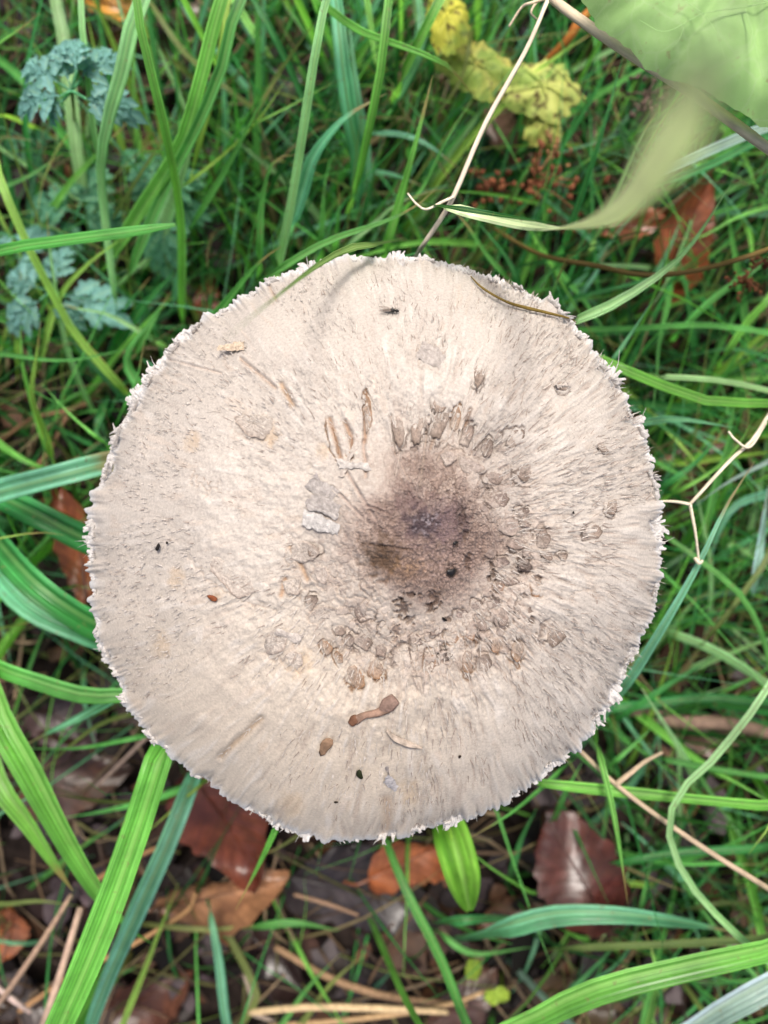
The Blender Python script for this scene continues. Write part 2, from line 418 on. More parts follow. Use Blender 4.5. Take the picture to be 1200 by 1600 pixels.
N_SQ, N_AN = 440, 190
N_PH = 4 * N_SQ; R_IN = 0.42
def build_cap():
    # inner disc: an even square grid bent into a circle; outer part: rings of N_PH points welded to its border
    g = np.linspace(-1, 1, N_SQ + 1); ga, gb = np.meshgrid(g, g, indexing='ij')
    wide = np.abs(ga) > np.abs(gb)
    with np.errstate(divide='ignore', invalid='ignore'):
        r0 = np.where(wide, ga, gb); p0 = np.where(wide, math.pi / 4 * gb / ga, math.pi / 2 - math.pi / 4 * ga / gb)
    p0 = np.where(np.isfinite(p0), p0, 0.0) + np.where(r0 < 0, math.pi, 0.0)
    F0 = np.arctan2(np.sin(p0), np.cos(p0)); R0 = np.abs(r0) * R_IN
    idx = np.arange((N_SQ + 1) ** 2).reshape(N_SQ + 1, N_SQ + 1)
    border = np.unique(np.r_[idx[0], idx[-1], idx[:, 0], idx[:, -1]])
    bphi = F0.ravel()[border]; od = np.argsort(bphi); border = border[od]; bphi = bphi[od]
    rings = R_IN + (1 - R_IN) * np.linspace(0, 1, N_AN + 1)[1:] ** 0.97
    R = np.r_[R0.ravel(), np.repeat(rings, N_PH)]; F = np.r_[F0.ravel(), np.tile(bphi, N_AN)]
    cx, cy = np.cos(F), np.sin(F)
    # ragged margin
    rag = (noise3(cx * 30, cy * 30, 0, 5) - 0.5) * 0.0026 + (noise3(cx * 110, cy * 110, 0, 6) - 0.5) * 0.0016 + (noise3(cx * 11, cy * 11, 3, 7) - 0.5) * 0.0022
    D = rimD(F) + rag * sstep(0.9, 1.0, R)
    x = A3[0] + R * D * cx; y = A3[1] + R * D * cy
    zr = rimZ(F) + 0.0035 * (noise3(cx * 5, cy * 5, 1, 9) - 0.5) * sstep(0.3, 0.8, R) + 0.002 * (noise3(cx * 30, cy * 30, 1, 12) - 0.5) * sstep(0.85, 1, R)
    RD = dome_rho(R, F); z = zr + (APEX_Z - zr) * cap_profile(RD) + cap_umbo(RD)
    d = CAM_Z - z
    px, py = 600 + x / d * FPX, 800 - y / d * FPX
    # fibres: noise drawn out along the radius, finer towards the middle
    rr = R + 0.02 * (noise3(cx * 9, cy * 9, R * 9, 31) - 0.5)
    ff = F + 0.05 * (fbm(px / 60, py / 60, 0, 33, 2) - 0.5)
    fx, fy = np.cos(ff), np.sin(ff)
    fa = noise3(fx * 62, fy * 62, rr * 11, 40); fb = noise3(fx * 34, fy * 34, rr * 13, 41); fc = noise3(fx * 17, fy * 17, rr * 16, 42); fd = noise3(fx * 120, fy * 120, rr * 18, 43)
    w3 = sstep(0.6, 0.85, R); w2 = sstep(0.3, 0.55, R) * (1 - w3); w1 = 1 - w2 - w3
    fib = fa * w3 + fb * w2 + fc * w1
    fib2 = fd * w3 + noise3(fx * 70, fy * 70, rr * 20, 44) * w2 + fb * w1
    fibre = 0.6 * fib + 0.4 * fib2
    calm = sstep(0.20, 0.34, R); fibre = 0.5 + (fibre - 0.5) * calm; fib = 0.5 + (fib - 0.5) * calm
    gran = noise3(px / 3.2, py / 3.2, 0, 50); gran2 = fbm(px / 9, py / 9, 0, 51, 3); big = fbm(px / 85, py / 85, 0, 52, 3); mid = fbm(px / 26, py / 26, 0, 53, 3)
    side = sstep(330, 760, px * 0.75 + py * 0.45 - 250)            # smoother skin on the left, shaggier to the right and below
    inner = 1 - sstep(0.42, 0.75, R)
    dep = (fibre - 0.5) * (0.00020 + 0.00055 * side * sstep(0.25, 0.5, R)) + (mid - 0.5) * 0.0007 * inner + (gran2 - 0.5) * (0.0005 * inner + 0.0001) + (big - 0.5) * 0.0016
    umbo = np.hypot((px - 662), (py - 838) * 0.95)
    udisc = 1 - sstep(75, 135, umbo + 60 * (big - 0.5) + 20 * (gran2 - 0.5))
    cell = np.abs(noise3(px / 5.0, py / 5.0, 2, 57) - 0.5) * 2
    dep += udisc * (cell - 0.4) * 0.0003
    wpx, wpy = px + 14 * (gran2 - 0.5) + 18 * (mid - 0.5), py + 14 * (fbm(px / 9, py / 9, 5, 58, 3) - 0.5)
    f1, f2, idn = worley(wpx / 17, wpy / 17, 80); g1, g2, ign = worley(px / 5.2, py / 5.2, 90); h1, h2, ihn = worley(wpx / 8, wpy / 8, 95)
    # colour of the skin
    cream = np.array([0.458, 0.412, 0.364]); col = np.ones(R.shape + (3,)) * cream
    col *= (0.93 + 0.14 * big)[..., None]
    warm = sstep(800, 1200, py) * (1 - sstep(550, 950, px)) * 1.0
    col = col * (1 - 0.5 * warm[..., None]) + 0.5 * warm[..., None] * np.array([0.54, 0.45, 0.34])
    def paint(mask, c, k=1.0):
        nonlocal col
        mm = np.clip(mask * k, 0, 1)[..., None]; col = col * (1 - mm) + np.array(c) * mm
    paint(sstep(0.56, 0.80, 1 - fibre) * (0.35 + 0.65 * side) * sstep(0.18, 0.4, R), (0.33, 0.265, 0.22), 0.55)
    paint(sstep(0.56, 0.8, fibre), (0.57, 0.525, 0.475), 0.55)
    paint(sstep(0.60, 0.72, noise3(px / 30, py / 30, 8, 61)) * sstep(0.55, 0.75, fib), (0.42, 0.30, 0.21), 0.22)
    ring = 1 - sstep(120, 250, np.hypot(px - 670, (py - 870)) + 90 * (mid - 0.5))
    paint(ring, (0.38, 0.31, 0.26), 0.34)
    paint(ring * sstep(0.52, 0.66, gran2), (0.26, 0.19, 0.15), 0.35)
    paint(udisc, (0.235, 0.158, 0.125), 0.88)
    paint(udisc * sstep(0.45, 0.75, gran), (0.40, 0.30, 0.25), 0.6)
    paint(udisc * sstep(0.52, 0.3, cell), (0.12, 0.085, 0.08), 0.45)
    lob = lambda cx_, cy_, r, e=1.0, n=0.8: 1 - sstep(0.25, 1.0, np.hypot((px - cx_) / r, (py - cy_) / (r * e)) + n * (gran2 - 0.5))
    paint(lob(664, 815, 62, 0.85, 0.9), (0.13, 0.085, 0.095), 0.7); paint(lob(664, 816, 34, 0.85, 1.3), (0.045, 0.032, 0.042), 0.9)
    paint(lob(664, 814, 26, 0.9, 1.2) * sstep(0.6, 0.75, gran), (0.42, 0.36, 0.38), 0.6)
    paint(lob(702, 818, 40, 1.4), (0.19, 0.13, 0.135), 0.7)
    paint(lob(597, 868, 46, 0.95), (0.085, 0.05, 0.028), 0.85)
    paint(lob(625, 895, 40, 0.6), (0.17, 0.10, 0.06), 0.6)
    paint(lob(580, 800, 40, 1.0), (0.27, 0.20, 0.17), 0.4)
    for (sx, sy, sr, se) in [(629,952,13,1.6),(640,968,10,1.0),(618,985,8,2.4),(680,935,14,1.3),(672,948,9,1.2),(706,893,10,1.1),(722,805,8,2.4),(727,835,7,1.6),
                             (729,876,8,2.0),(768,883,6,1.4),(771,900,6,1.8),(819,878,12,1.0),(700,968,6,0.8),(640,930,12,0.5),(655,930,8,0.5),(622,938,10,0.5),
                             (712,850,5,1),(765,905,5,1.2),(745,1000,7,1),(696,1030,8,1),(810,1008,8,2),(841,905,7,1.6),(830,968,6,1.5),(788,960,8,0.8)]:
        mk = 1 - sstep(0.35, 0.95, np.hypot((px - sx) / (sr * 1.1), (py - sy) / (sr * 1.1 * se)) + 1.1 * (h1 - 0.4) + 0.5 * (g1 - 0.4))
        paint(mk, (0.085, 0.05, 0.036), 0.78); dep -= mk * 0.0007
    # torn skin beside each scale: recessed brown seam, with the lifted edge's shadow painted in
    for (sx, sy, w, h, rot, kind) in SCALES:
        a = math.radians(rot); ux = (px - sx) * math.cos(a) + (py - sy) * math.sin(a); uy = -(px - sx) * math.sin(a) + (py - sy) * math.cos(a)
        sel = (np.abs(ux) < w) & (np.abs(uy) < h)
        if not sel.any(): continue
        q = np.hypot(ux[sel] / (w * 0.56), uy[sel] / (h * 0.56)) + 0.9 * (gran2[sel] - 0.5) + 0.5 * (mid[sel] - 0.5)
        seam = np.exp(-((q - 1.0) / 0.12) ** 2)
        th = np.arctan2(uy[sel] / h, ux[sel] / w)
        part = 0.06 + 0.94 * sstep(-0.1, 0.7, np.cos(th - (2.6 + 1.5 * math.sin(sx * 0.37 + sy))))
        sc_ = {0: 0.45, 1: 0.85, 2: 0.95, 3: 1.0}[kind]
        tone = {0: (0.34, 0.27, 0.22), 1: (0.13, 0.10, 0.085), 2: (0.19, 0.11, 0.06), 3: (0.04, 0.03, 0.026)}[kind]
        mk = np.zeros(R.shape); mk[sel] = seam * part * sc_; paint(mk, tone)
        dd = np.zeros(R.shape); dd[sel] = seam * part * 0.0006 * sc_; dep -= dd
    # cracked skin round the middle: small plates with dark joints
    rr_ = np.hypot(px - 675, (py - 880)) + 70 * (mid - 0.5) + 40 * (big - 0.5)
    zone = 0.75 * sstep(60, 120, rr_) * (1 - sstep(140, 215, rr_)) * (0.45 + 0.55 * sstep(560, 700, px * 0.6 + py * 0.5 - 120))
    joint = (1 - sstep(0.02, 0.20, f2 - f1)) * sstep(0.25, 0.6, idn + 0.5 * (noise3(px / 12, py / 12, 9, 66) - 0.3))
    paint(zone * joint, (0.17, 0.12, 0.095), 0.5); dep -= zone * joint * 0.00030
    plate = zone * (1 - joint)
    dep += plate * (idn - 0.4) * 0.0004
    paint(plate * sstep(0.55, 0.75, idn), (0.36, 0.28, 0.235), 0.6); paint(plate * sstep(0.4, 0.1, idn), (0.58, 0.49, 0.42), 0.5)
    fine = (1 - sstep(0.03, 0.22, h2 - h1)) * np.clip(zone + udisc * 0.4, 0, 1) * sstep(0.45, 0.65, noise3(px / 22, py / 22, 4, 67))
    paint(fine, (0.20, 0.145, 0.12), 0.5); dep -= fine * 0.00022
    net = (1 - sstep(0.05, 0.3, g2 - g1)) * udisc
    paint(net, (0.12, 0.085, 0.075), 0.55); dep -= net * 0.00022
    dep += udisc * (ign - 0.5) * 0.00035
    # short scratches and cuts in the skin
    for (x0, y0, x1, y1, w, tone) in [(515,655,533,715,4,(0.3,0.17,0.09)),(540,660,552,700,4,(0.33,0.2,0.12)),(572,640,570,690,3.5,(0.28,0.16,0.09)),
            (568,690,572,745,3,(0.4,0.3,0.24)),(540,735,587,812,2.5,(0.36,0.28,0.24)),(520,760,565,808,2,(0.4,0.32,0.28)),(575,790,606,802,2,(0.2,0.14,0.12)),
            (612,700,655,780,2.2,(0.34,0.27,0.23)),(668,665,655,770,2.5,(0.30,0.24,0.2)),(625,705,618,742,2,(0.4,0.34,0.3)),(408,1122,345,1182,5,(0.36,0.26,0.17)),
            (375,560,430,605,3,(0.42,0.32,0.25)),(440,600,456,632,4.5,(0.36,0.23,0.13)),(610,650,618,690,2.5,(0.3,0.24,0.2)),(690,650,672,700,3,(0.3,0.22,0.17)),
            (735,640,722,690,3,(0.3,0.2,0.14)),(580,850,645,860,2,(0.15,0.1,0.08)),(445,905,440,930,4,(0.34,0.2,0.11)),(455,855,480,905,4,(0.34,0.22,0.13)),
            (420,445,432,468,3,(0.4,0.3,0.22)),(258,560,345,583,2,(0.5,0.42,0.36)),(605,1250,603,1300,9,(0.42,0.31,0.22))]:
        vx, vy = x1 - x0, y1 - y0; Ls = vx * vx + vy * vy
        t = np.clip(((px - x0) * vx + (py - y0) * vy) / Ls, 0, 1)
        dl = np.hypot(px - x0 - t * vx + 3 * (mid - 0.5), py - y0 - t * vy)
        mk = np.exp(-(dl / w) ** 2); paint(mk, tone, 0.75); dep -= mk * 0.0004
        dep += np.exp(-((dl - 2 * w) / w) ** 2) * 0.00018
    # the boss itself: bruised purple top, burnt brown patch, paler pinkish grain to the lower right
    paint(lob(690, 880, 62, 0.8) * sstep(0.4, 0.7, gran), (0.36, 0.26, 0.23), 0.45)
    paint(lob(598, 866, 44, 0.9, 1.0), (0.075, 0.042, 0.022), 0.62); paint(lob(640, 885, 34, 0.55, 1.0) * sstep(0.35, 0.6, gran), (0.30, 0.19, 0.11), 0.5)
    paint(lob(640, 780, 46, 0.7, 0.9), (0.13, 0.085, 0.085), 0.45)
    paint(lob(665, 815, 36, 0.85, 1.4), (0.06, 0.042, 0.048), 0.6); paint(lob(668, 816, 24, 0.8, 1.4) * sstep(0.55, 0.7, gran), (0.36, 0.31, 0.33), 0.6)
    paint(lob(722, 812, 16, 2.2, 1.4), (0.08, 0.05, 0.05), 0.6)
    # loose tan blotches, pale felt at the margin
    for (bx, by, br) in [(275,905,18),(300,690,16),(420,680,20),(505,705,14),(470,1040,26),(640,1240,22),(250,1010,22),(455,1260,30),(340,930,12)]:
        paint(lob(bx, by, br, 1.3), (0.46, 0.33, 0.2), 0.4)
    edge = sstep(0.955, 1.0, R + 0.02 * (fib - 0.5)); paint(edge, (0.60, 0.60, 0.60), 0.8)
    # lift along the normal (close to vertical)
    z2 = z + 1.3 * dep * (1 - 0.5 * sstep(0.97, 1, R))
    V = np.stack([x, y, z2], -1); sl = slice(-N_PH, None)
    lip = lambda k, dz: np.stack([A3[0] + k * D[sl] * cx[sl], A3[1] + k * D[sl] * cy[sl], z2[sl] - dz], -1)
    verts = np.concatenate([V, lip(0.998, .0012), lip(0.975, .0022)], 0).astype(np.float32)
    cols = np.concatenate([col, col[sl], col[sl]], 0)
    q0 = np.stack([idx[:-1, :-1], idx[1:, :-1], idx[1:, 1:], idx[:-1, 1:]], -1).reshape(-1, 4)
    base = (N_SQ + 1) ** 2
    rows = np.concatenate([border[None], base + np.arange((N_AN + 2) * N_PH).reshape(N_AN + 2, N_PH)], 0)
    nx = np.roll(rows, -1, axis=1)
    q1 = np.stack([rows[:-1], rows[1:], nx[1:], nx[:-1]], -1).reshape(-1, 4)
    quads = np.concatenate([q0, q1], 0).astype(np.int32)
    me = bpy.data.meshes.new('cap')
    me.vertices.add(len(verts)); me.vertices.foreach_set('co', verts.ravel())
    me.loops.add(quads.size); me.loops.foreach_set('vertex_index', quads.ravel())
    me.polygons.add(len(quads)); me.polygons.foreach_set('loop_start', np.arange(0, quads.size, 4, dtype=np.int32))
    me.update(calc_edges=True); me.validate()
    me.shade_smooth()
    at = me.attributes.new('Col', 'FLOAT_COLOR', 'POINT')
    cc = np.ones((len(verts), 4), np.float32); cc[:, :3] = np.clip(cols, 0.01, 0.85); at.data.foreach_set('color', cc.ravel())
    me.materials.append(M_CAP)
    o = bpy.data.objects.new('cap', me); COL.objects.link(o)
    return o


# ------------------------------------------------------------------ ground
def build_ground():
    a = np.linspace(-0.34, 0.34, 221); far = np.array([0.38, 0.45, 0.6, 0.9, 1.6, 3, 6, 12])
    ax = np.r_[-far[::-1], a, far]
    X, Y = np.meshgrid(ax, ax, indexing='ij')
    near = 1 - sstep(0.34, 0.6, np.maximum(abs(X), abs(Y)))
    Z = -0.012 + 0.022 * (fbm(X * 16, Y * 16, 0, 71, 4) - 0.5) * 2 * 0.5 + near * (fbm(X * 90, Y * 90, 1, 73, 4) - 0.5) * 0.012
    n = fbm(X * 60, Y * 60, 2, 75, 4)[..., None]; m = fbm(X * 20, Y * 20, 4, 76, 3)[..., None]
    C = np.array([0.012, 0.009, 0.008]) * (1 - n) + np.array([0.034, 0.023, 0.020]) * n
    C = C * (0.6 + 0.8 * m)
    o = mesh_obj('ground', np.stack([X, Y, Z], -1).reshape(-1, 3), grid_faces(len(ax), len(ax)), M_SOIL, col=C.reshape(-1, 3))
    # faces should look up
    if o.data.polygons[0].normal.z < 0: o.data.flip_normals()
    tag(o, 'dark damp soil under the grass and fallen leaves', None, None, 'structure')
    return o
build_ground()


def build_litter():
    """small torn bits of leaf and bark on the soil: nobody could count them"""
    V, F, C, UV = [], [], [], []
    pal = [srgb(70,48,42), srgb(92,66,58), srgb(55,40,40), srgb(120,84,62), srgb(98,82,88), srgb(140,92,60), srgb(44,34,32), srgb(110,94,100), srgb(84,56,46)]
    for q in range(3200):
        x, y = RNG.uniform(-0.27, 0.27), RNG.uniform(-0.33, 0.33)
        s = min(0.0125, float(np.exp(RNG.normal(math.log(0.006), 0.5)))); el = RNG.uniform(0.35, 1.0); a = RNG.uniform(0, 6.283)
        tx, ty = RNG.normal(0, 0.35, 2); z0 = RNG.uniform(-0.004, 0.012); cu = RNG.uniform(-60, 60)
        c = np.array(pal[RNG.integers(len(pal))]) * RNG.uniform(0.12, 0.62)
        b = len(V)
        for i in range(4):
            for j in range(4):
                u, v = (i / 3 - 0.5) * 2, (j / 3 - 0.5) * 2
                k = 1 - 0.35 * (u * u * v * v) ; u2, v2 = u * s * k + RNG.normal(0, 0.12 * s), v * s * el * k + RNG.normal(0, 0.12 * s)
                lx, ly = u2 * math.cos(a) - v2 * math.sin(a), u2 * math.sin(a) + v2 * math.cos(a)
                V.append((x + lx, y + ly, z0 + lx * tx + ly * ty + cu * (u2 * u2) * 0.5 + RNG.normal(0, 0.07 * s))); C.append(c); UV.append((i / 3, j / 3))
        F += grid_faces(4, 4, False, b)
    o = mesh_obj('leaf_litter', V, F, M_LITTER, uv=UV, col=np.array(C))
    tag(o, 'dark brown bits of rotting leaf and bark on the soil', 'leaf litter', None, 'stuff')
    # thin dead stems
    V, F, C, UV = [], [], [], []
    for q in range(950):
        x, y = RNG.uniform(-0.26, 0.26), RNG.uniform(-0.32, 0.32); a = RNG.uniform(0, 6.283); L = RNG.uniform(0.02, 0.09)
        z = RNG.uniform(0.002, 0.02); bx, by = RNG.normal(0, 0.006, 2)
        p = [(x, y, z), (x + L * .5 * math.cos(a) + bx, y + L * .5 * math.sin(a) + by, z + RNG.uniform(0, 0.008)), (x + L * math.cos(a), y + L * math.sin(a), z + RNG.uniform(-0.006, 0.01))]
        v, f, uv = tube_geo(p, [RNG.uniform(0.0003, 0.0009)] * 2, 4, len(V), 7)
        c = np.array([srgb(150,122,92), srgb(112,88,68), srgb(176,150,120), srgb(84,64,54), srgb(120,118,70)][RNG.integers(5)]) * RNG.uniform(0.25, 0.8)
        V += v; F += f; UV += uv; C += [c] * len(v)
    o = mesh_obj('dead_stems', V, F, M_LITTER, uv=UV, col=np.array(C))
    tag(o, 'thin tangled dead stems scattered low over the soil', 'dead stems', None, 'stuff')
build_litter()


# ------------------------------------------------------------------ grass
GREENS = {'mid': srgb(104,182,90), 'bright': srgb(130,202,88), 'yellow': srgb(164,204,90), 'blue': srgb(118,190,144), 'pale': srgb(164,214,146),
          'dark': srgb(46,104,52), 'olive': srgb(130,144,78), 'deep': srgb(70,154,82), 'ice': srgb(178,210,198)}
def ribbon_geo(p, w, fold, twist, base=0, cols=11):
    n = len(p)
    T = np.gradient(p, axis=0); T /= np.linalg.norm(T, axis=1)[:, None] + 1e-12
    up = np.array([0.0, 0.0, 1.0])
    S = np.cross(T, up); bad = np.linalg.norm(S, axis=1) < 1e-3; S[bad] = (1, 0, 0)
    S /= np.linalg.norm(S, axis=1)[:, None]
    N = np.cross(S, T)
    tw = np.interp(np.linspace(0, 1, n), np.linspace(0, 1, len(twist)), twist)
    ca, sa = np.cos(tw)[:, None], np.sin(tw)[:, None]
    S, N = S * ca + N * sa, N * ca - S * sa
    us = np.linspace(-1, 1, cols)
    sect = fold * (np.abs(us) - 0.5) + (0.16 * np.cos(us * math.pi * 3) if cols >= 7 else 0)
    V = (p[:, None, :] + us[None, :, None] * (w[:, None, None] / 2) * S[:, None, :] + sect[None, :, None] * (w[:, None, None] / 2) * N[:, None, :])
    uv = np.stack([np.broadcast_to((us + 1) / 2, (n, cols)), np.broadcast_to(np.linspace(0, 1, n)[:, None], (n, cols))], -1)
    return V.reshape(-1, 3), grid_faces(n, cols, False, base), uv.reshape(-1, 2)

def grass_blade(pts, z, w, color, label, group=None, tip='end', fold=0.5, twist=(0, 0), mat=None, name='grass_blade', cat='grass blade', n=30, root=None):
    """pts: photo pixels along the blade; z: heights (spread over the blade); w: widths in photo pixels (spread over the blade)"""
    k = len(pts); tt = np.linspace(0, 1, k)
    zs = np.interp(tt, np.linspace(0, 1, len(z)), z)
    if max(z) < .16: zs = zs.max() - (zs.max() - zs) * .55
    p3 = [P(x, y, zz) for (x, y), zz in zip(pts, zs)]
    ws = list(np.interp(tt, np.linspace(0, 1, len(w)), w) * np.array([mpp(a) for a in zs]))
    off = lambda q: q[0] <= 2 or q[0] >= 1198 or q[1] <= 2 or q[1] >= 1598
    def ext(i0, i1):                      # a blade that leaves the frame goes on down to the soil
        dd = p3[i0] - p3[i1]; dd[2] = 0; dd /= np.linalg.norm(dd) + 1e-9
        e1 = p3[i0] + dd * 0.03; e1[2] = max(0.0, p3[i0][2] - 0.02)
        e2 = p3[i0] + dd * 0.06; e2[2] = min(0.0, e1[2])
        return [e1, e2]
    if off(pts[0]):
        e = ext(0, 1); p3 = [e[1], e[0]] + p3; ws = [ws[0], ws[0]] + ws
    else:
        if not root:
            dv = np.array(pts[0], float) - np.array(pts[1], float); dv /= np.linalg.norm(dv); root = np.array(pts[0]) + dv * 28
        r = P(root[0], root[1], -0.004); p3 = [r] + p3; ws = [ws[0] * 0.8] + ws
    if off(pts[-1]) and tip == 'none':
        e = ext(-1, -2); p3 = p3 + e; ws = ws + [ws[-1], ws[-1]]
    c = spline(p3, n)
    chord = np.r_[0, np.cumsum([np.linalg.norm(b - a) for a, b in zip(p3[:-1], p3[1:])])]
    wv = np.interp(np.linspace(0, chord[-1], n), chord, ws)
    s = np.linspace(0, 1, n)
    if tip == 'end': wv = wv * np.clip((1 - s) / 0.38, 0.02, 1) ** 0.75
    if tip == 'blunt': wv = wv * np.clip((1.0 - s) / 0.04, 0.15, 1) ** 0.4
    wn = noise3(np.arange(n) * .45, len(pts) * 3.1, pts[0][0] * .17, 21); wv = wv * (.90 + .2 * wn)
    V, F, UV = ribbon_geo(c, wv, fold, twist)
    col = color if not isinstance(color, str) else GREENS[color]
    col = tuple(min(1, v * random.uniform(0.9, 1.1)) for v in col)
    o = mesh_obj(name, V, F, mat or M_GRASS, uv=UV, color=col)
    tag(o, label, cat, group or 'grass blades around the mushroom')
    return o

def filler_density(px, py):
    d = 1.0
    if py > 1080 and px < 900: d = 0.10
    elif py > 1080: d = 0.75
    elif px < 330 and py > 930: d = 0.3
    if px < 260 and py < 560: d *= 0.75
    return d

def build_grass_mass():
    V, F, C, UV = [], [], [], []; nb = 0; base = 0
    pal = [GREENS[k] for k in ('mid', 'deep', 'dark', 'dark', 'mid', 'olive', 'blue', 'bright', 'deep')] + [srgb(140,124,90)]
    while nb < 5200:
        x, y = RNG.uniform(-0.30, 0.30), RNG.uniform(-0.36, 0.36)
        gx, gy = 600 + x / 0.38 * FPX, 800 - y / 0.38 * FPX
        if RNG.random() > filler_density(gx, gy): continue
        if math.hypot(x - A3[0], y - A3[1]) < 0.035: continue
        az = RNG.uniform(0, 6.283) if RNG.random() < 0.6 else RNG.normal(0.9, 0.6)
        fine = nb % 3 == 0
        L = RNG.uniform(0.09, 0.18) if fine else RNG.uniform(0.04, 0.14); lean = RNG.uniform(0.3, 1.0); bend = RNG.uniform(0.1, 1.3)
        n = 8; p = [np.array([x, y, -0.008])]; a2 = az
        for i in range(n - 1):
            th = lean + bend * (i / n) ** 1.5; a2 += RNG.normal(0, 0.06)
            p.append(p[-1] + L / n * np.array([math.sin(th) * math.cos(a2), math.sin(th) * math.sin(a2), math.cos(th)]))
        p = np.array(p); p[:, 2] = np.minimum(p[:, 2], 0.115)
        w = (RNG.uniform(0.0006, 0.0014) if fine else RNG.uniform(0.0009, 0.0030)) * np.clip((1 - np.linspace(0, 1, n)) / 0.5, 0.05, 1) ** 0.8
        v, f, uv = ribbon_geo(p, w, 0.5, (RNG.normal(0, 0.5), RNG.normal(0, 0.7)), base, 3)
        c = np.array(pal[RNG.integers(len(pal))]) * (RNG.uniform(0.9, 1.6) if fine else RNG.uniform(0.3, 1.3))
        V.append(v); F += f; UV.append(uv); C += [c] * len(v); base += len(v); nb += 1
    o = mesh_obj('grass', np.vstack(V), F, M_GRASS_STUFF, uv=np.vstack(UV), col=np.array(C))
    tag(o, 'dense tangle of short green grass around the mushroom', 'grass', None, 'stuff')
build_grass_mass()


# ------------------------------------------------------------------ single grass blades, traced and set at their own heights
B = grass_blade
# --- upper left
B([(285,495),(284,350),(265,230),(236,110),(212,-10)], (.05,.10,.135,.155,.165), (15,16,15,14,13), 'bright', 'long upright stalk-like blade with pale edge, left of the mushroom top', tip='none', fold=.9, root=(290,520))
B([(180,470),(165,350),(157,265),(168,190),(192,105),(224,-8)], (.02,.05,.08,.11,.13,.14), (10,13,17,24,26,26), 'pale', 'wide pale green blade running up past the blue-green lobed leaf', tip='none', fold=.3, root=(185,500))
B([(166,300),(150,225),(137,110),(127,-8)], (.03,.08,.11,.12), (9,10,10,9), 'pale', 'thin pale blade crossing in front of the blue-green lobed leaf', tip='none', root=(172,400))
B([(136,330),(122,255),(110,150),(97,50),(86,-8)], (.01,.04,.06,.07,.07), (16,20,22,20,18), 'pale', 'broad pale blade passing under the blue-green lobed leaf', tip='none', fold=.3)
B([(-6,393),(100,375),(200,362),(274,351)], (.14,.148,.15,.15), (18,19,17,12), 'mid', 'flat blade reaching in from the left edge with a cut-off tip', tip='blunt', fold=.15)
B([(196,612),(120,525),(80,455),(42,380),(-6,258)], (.02,.05,.07,.09,.10), (12,13,13,13,12), 'yellow', 'yellow-green blade rising steeply to the left edge of the picture', tip='none')
B([(-6,72),(28,48),(63,20)], (.10,.11,.115), (10,10,8), 'bright', 'short bright blade with brown tip in the top left corner', tip='end')
B([(-6,90),(45,135),(108,225),(150,280)], (.05,.06,.04,.02), (13,13,11,10), 'mid', 'dim blade slanting down behind the blue-green lobed leaf', tip='none')
B([(175,400),(225,320),(282,228),(312,130),(332,55),(346,-8)], (.01,.05,.09,.12,.13,.14), (22,24,24,24,22,20), 'bright', 'broad bright blade at the left of the upright bunch', tip='none', fold=.6)
B([(205,420),(255,300),(300,215),(345,110),(378,-8)], (.01,.06,.10,.13,.145), (16,20,20,19,18), 'mid', 'broad mid-green blade at the right of the upright bunch', tip='none', fold=.5)
B([(300,270),(320,190),(345,90),(358,-8)], (.03,.08,.10,.11), (11,12,12,11), 'yellow', 'narrow yellow-green blade inside the upright bunch', tip='none')
B([(232,400),(262,330),(292,250),(306,190)], (.02,.05,.08,.09), (26,30,24,12), 'pale', 'pale broad leaf sheath low in the upright bunch', tip='end', fold=.2)
B([(300,352),(350,270),(405,165),(440,115)], (.03,.07,.10,.11), (9,12,11,9), 'mid', 'green blade leaning right from the foot of the upright bunch')
B([(285,292),(345,245),(400,192),(450,120)], (.05,.07,.09,.10), (6,7,7,6), 'yellow', 'thin yellow-green blade crossing behind the upright bunch')
B([(180,335),(240,240),(284,172)], (.03,.06,.08), (8,8,6), 'olive', 'thin olive blade left of the upright bunch')
B([(412,182),(312,105),(272,62),(232,0)], (.03,.05,.06,.06), (8,8,8,7), 'olive', 'thin olive stalk slanting across at the top left', tip='none')
B([(281,185),(272,112),(255,64)], (.05,.08,.09), (9,9,6), 'deep', 'short curved blade with tip left of the upright bunch')
B([(64,560),(90,470),(138,412),(198,368)], (.02,.06,.08,.09), (12,13,12,9), 'yellow', 'yellow-green blade arching right above the lower lobed leaf')
B([(27,570),(28,520),(32,425)], (.02,.05,.07), (11,11,8), 'yellow', 'upright yellow-green blade by the left edge beside the lobed leaf')
B([(180,540),(222,480),(272,425)], (.02,.05,.07), (20,22,14), 'deep', 'broad dark blade in the gap left of the mushroom')
B([(215,545),(245,490),(268,455)], (.04,.07,.085), (18,18,12), 'mid', 'short broad green blade close by the left shoulder of the mushroom')
B([(242,532),(170,492),(120,482),(88,470)], (.05,.07,.075,.075), (8,9,8,6), 'pale', 'thin pale blade drooping towards the lobed leaf on the left')
B([(290,545),(340,490),(400,415),(440,385)], (.05,.09,.12,.13), (18,24,20,12), 'mid', 'broad green blade leaning along the upper left rim of the mushroom')
B([(-6,300),(45,275),(100,240)], (.06,.07,.075), (11,12,8), 'mid', 'short green blade coming in from the left edge below the lobed leaf')
B([(308,380),(325,378),(330,378)], (.08,.085,.085), (6,5,4), 'bright', 'tiny bright blade end beside the tall stalk')
B([(270,470),(282,420),(292,360)], (.03,.06,.08), (15,18,14), 'blue', 'blue-green blade standing behind the long upright stalk')
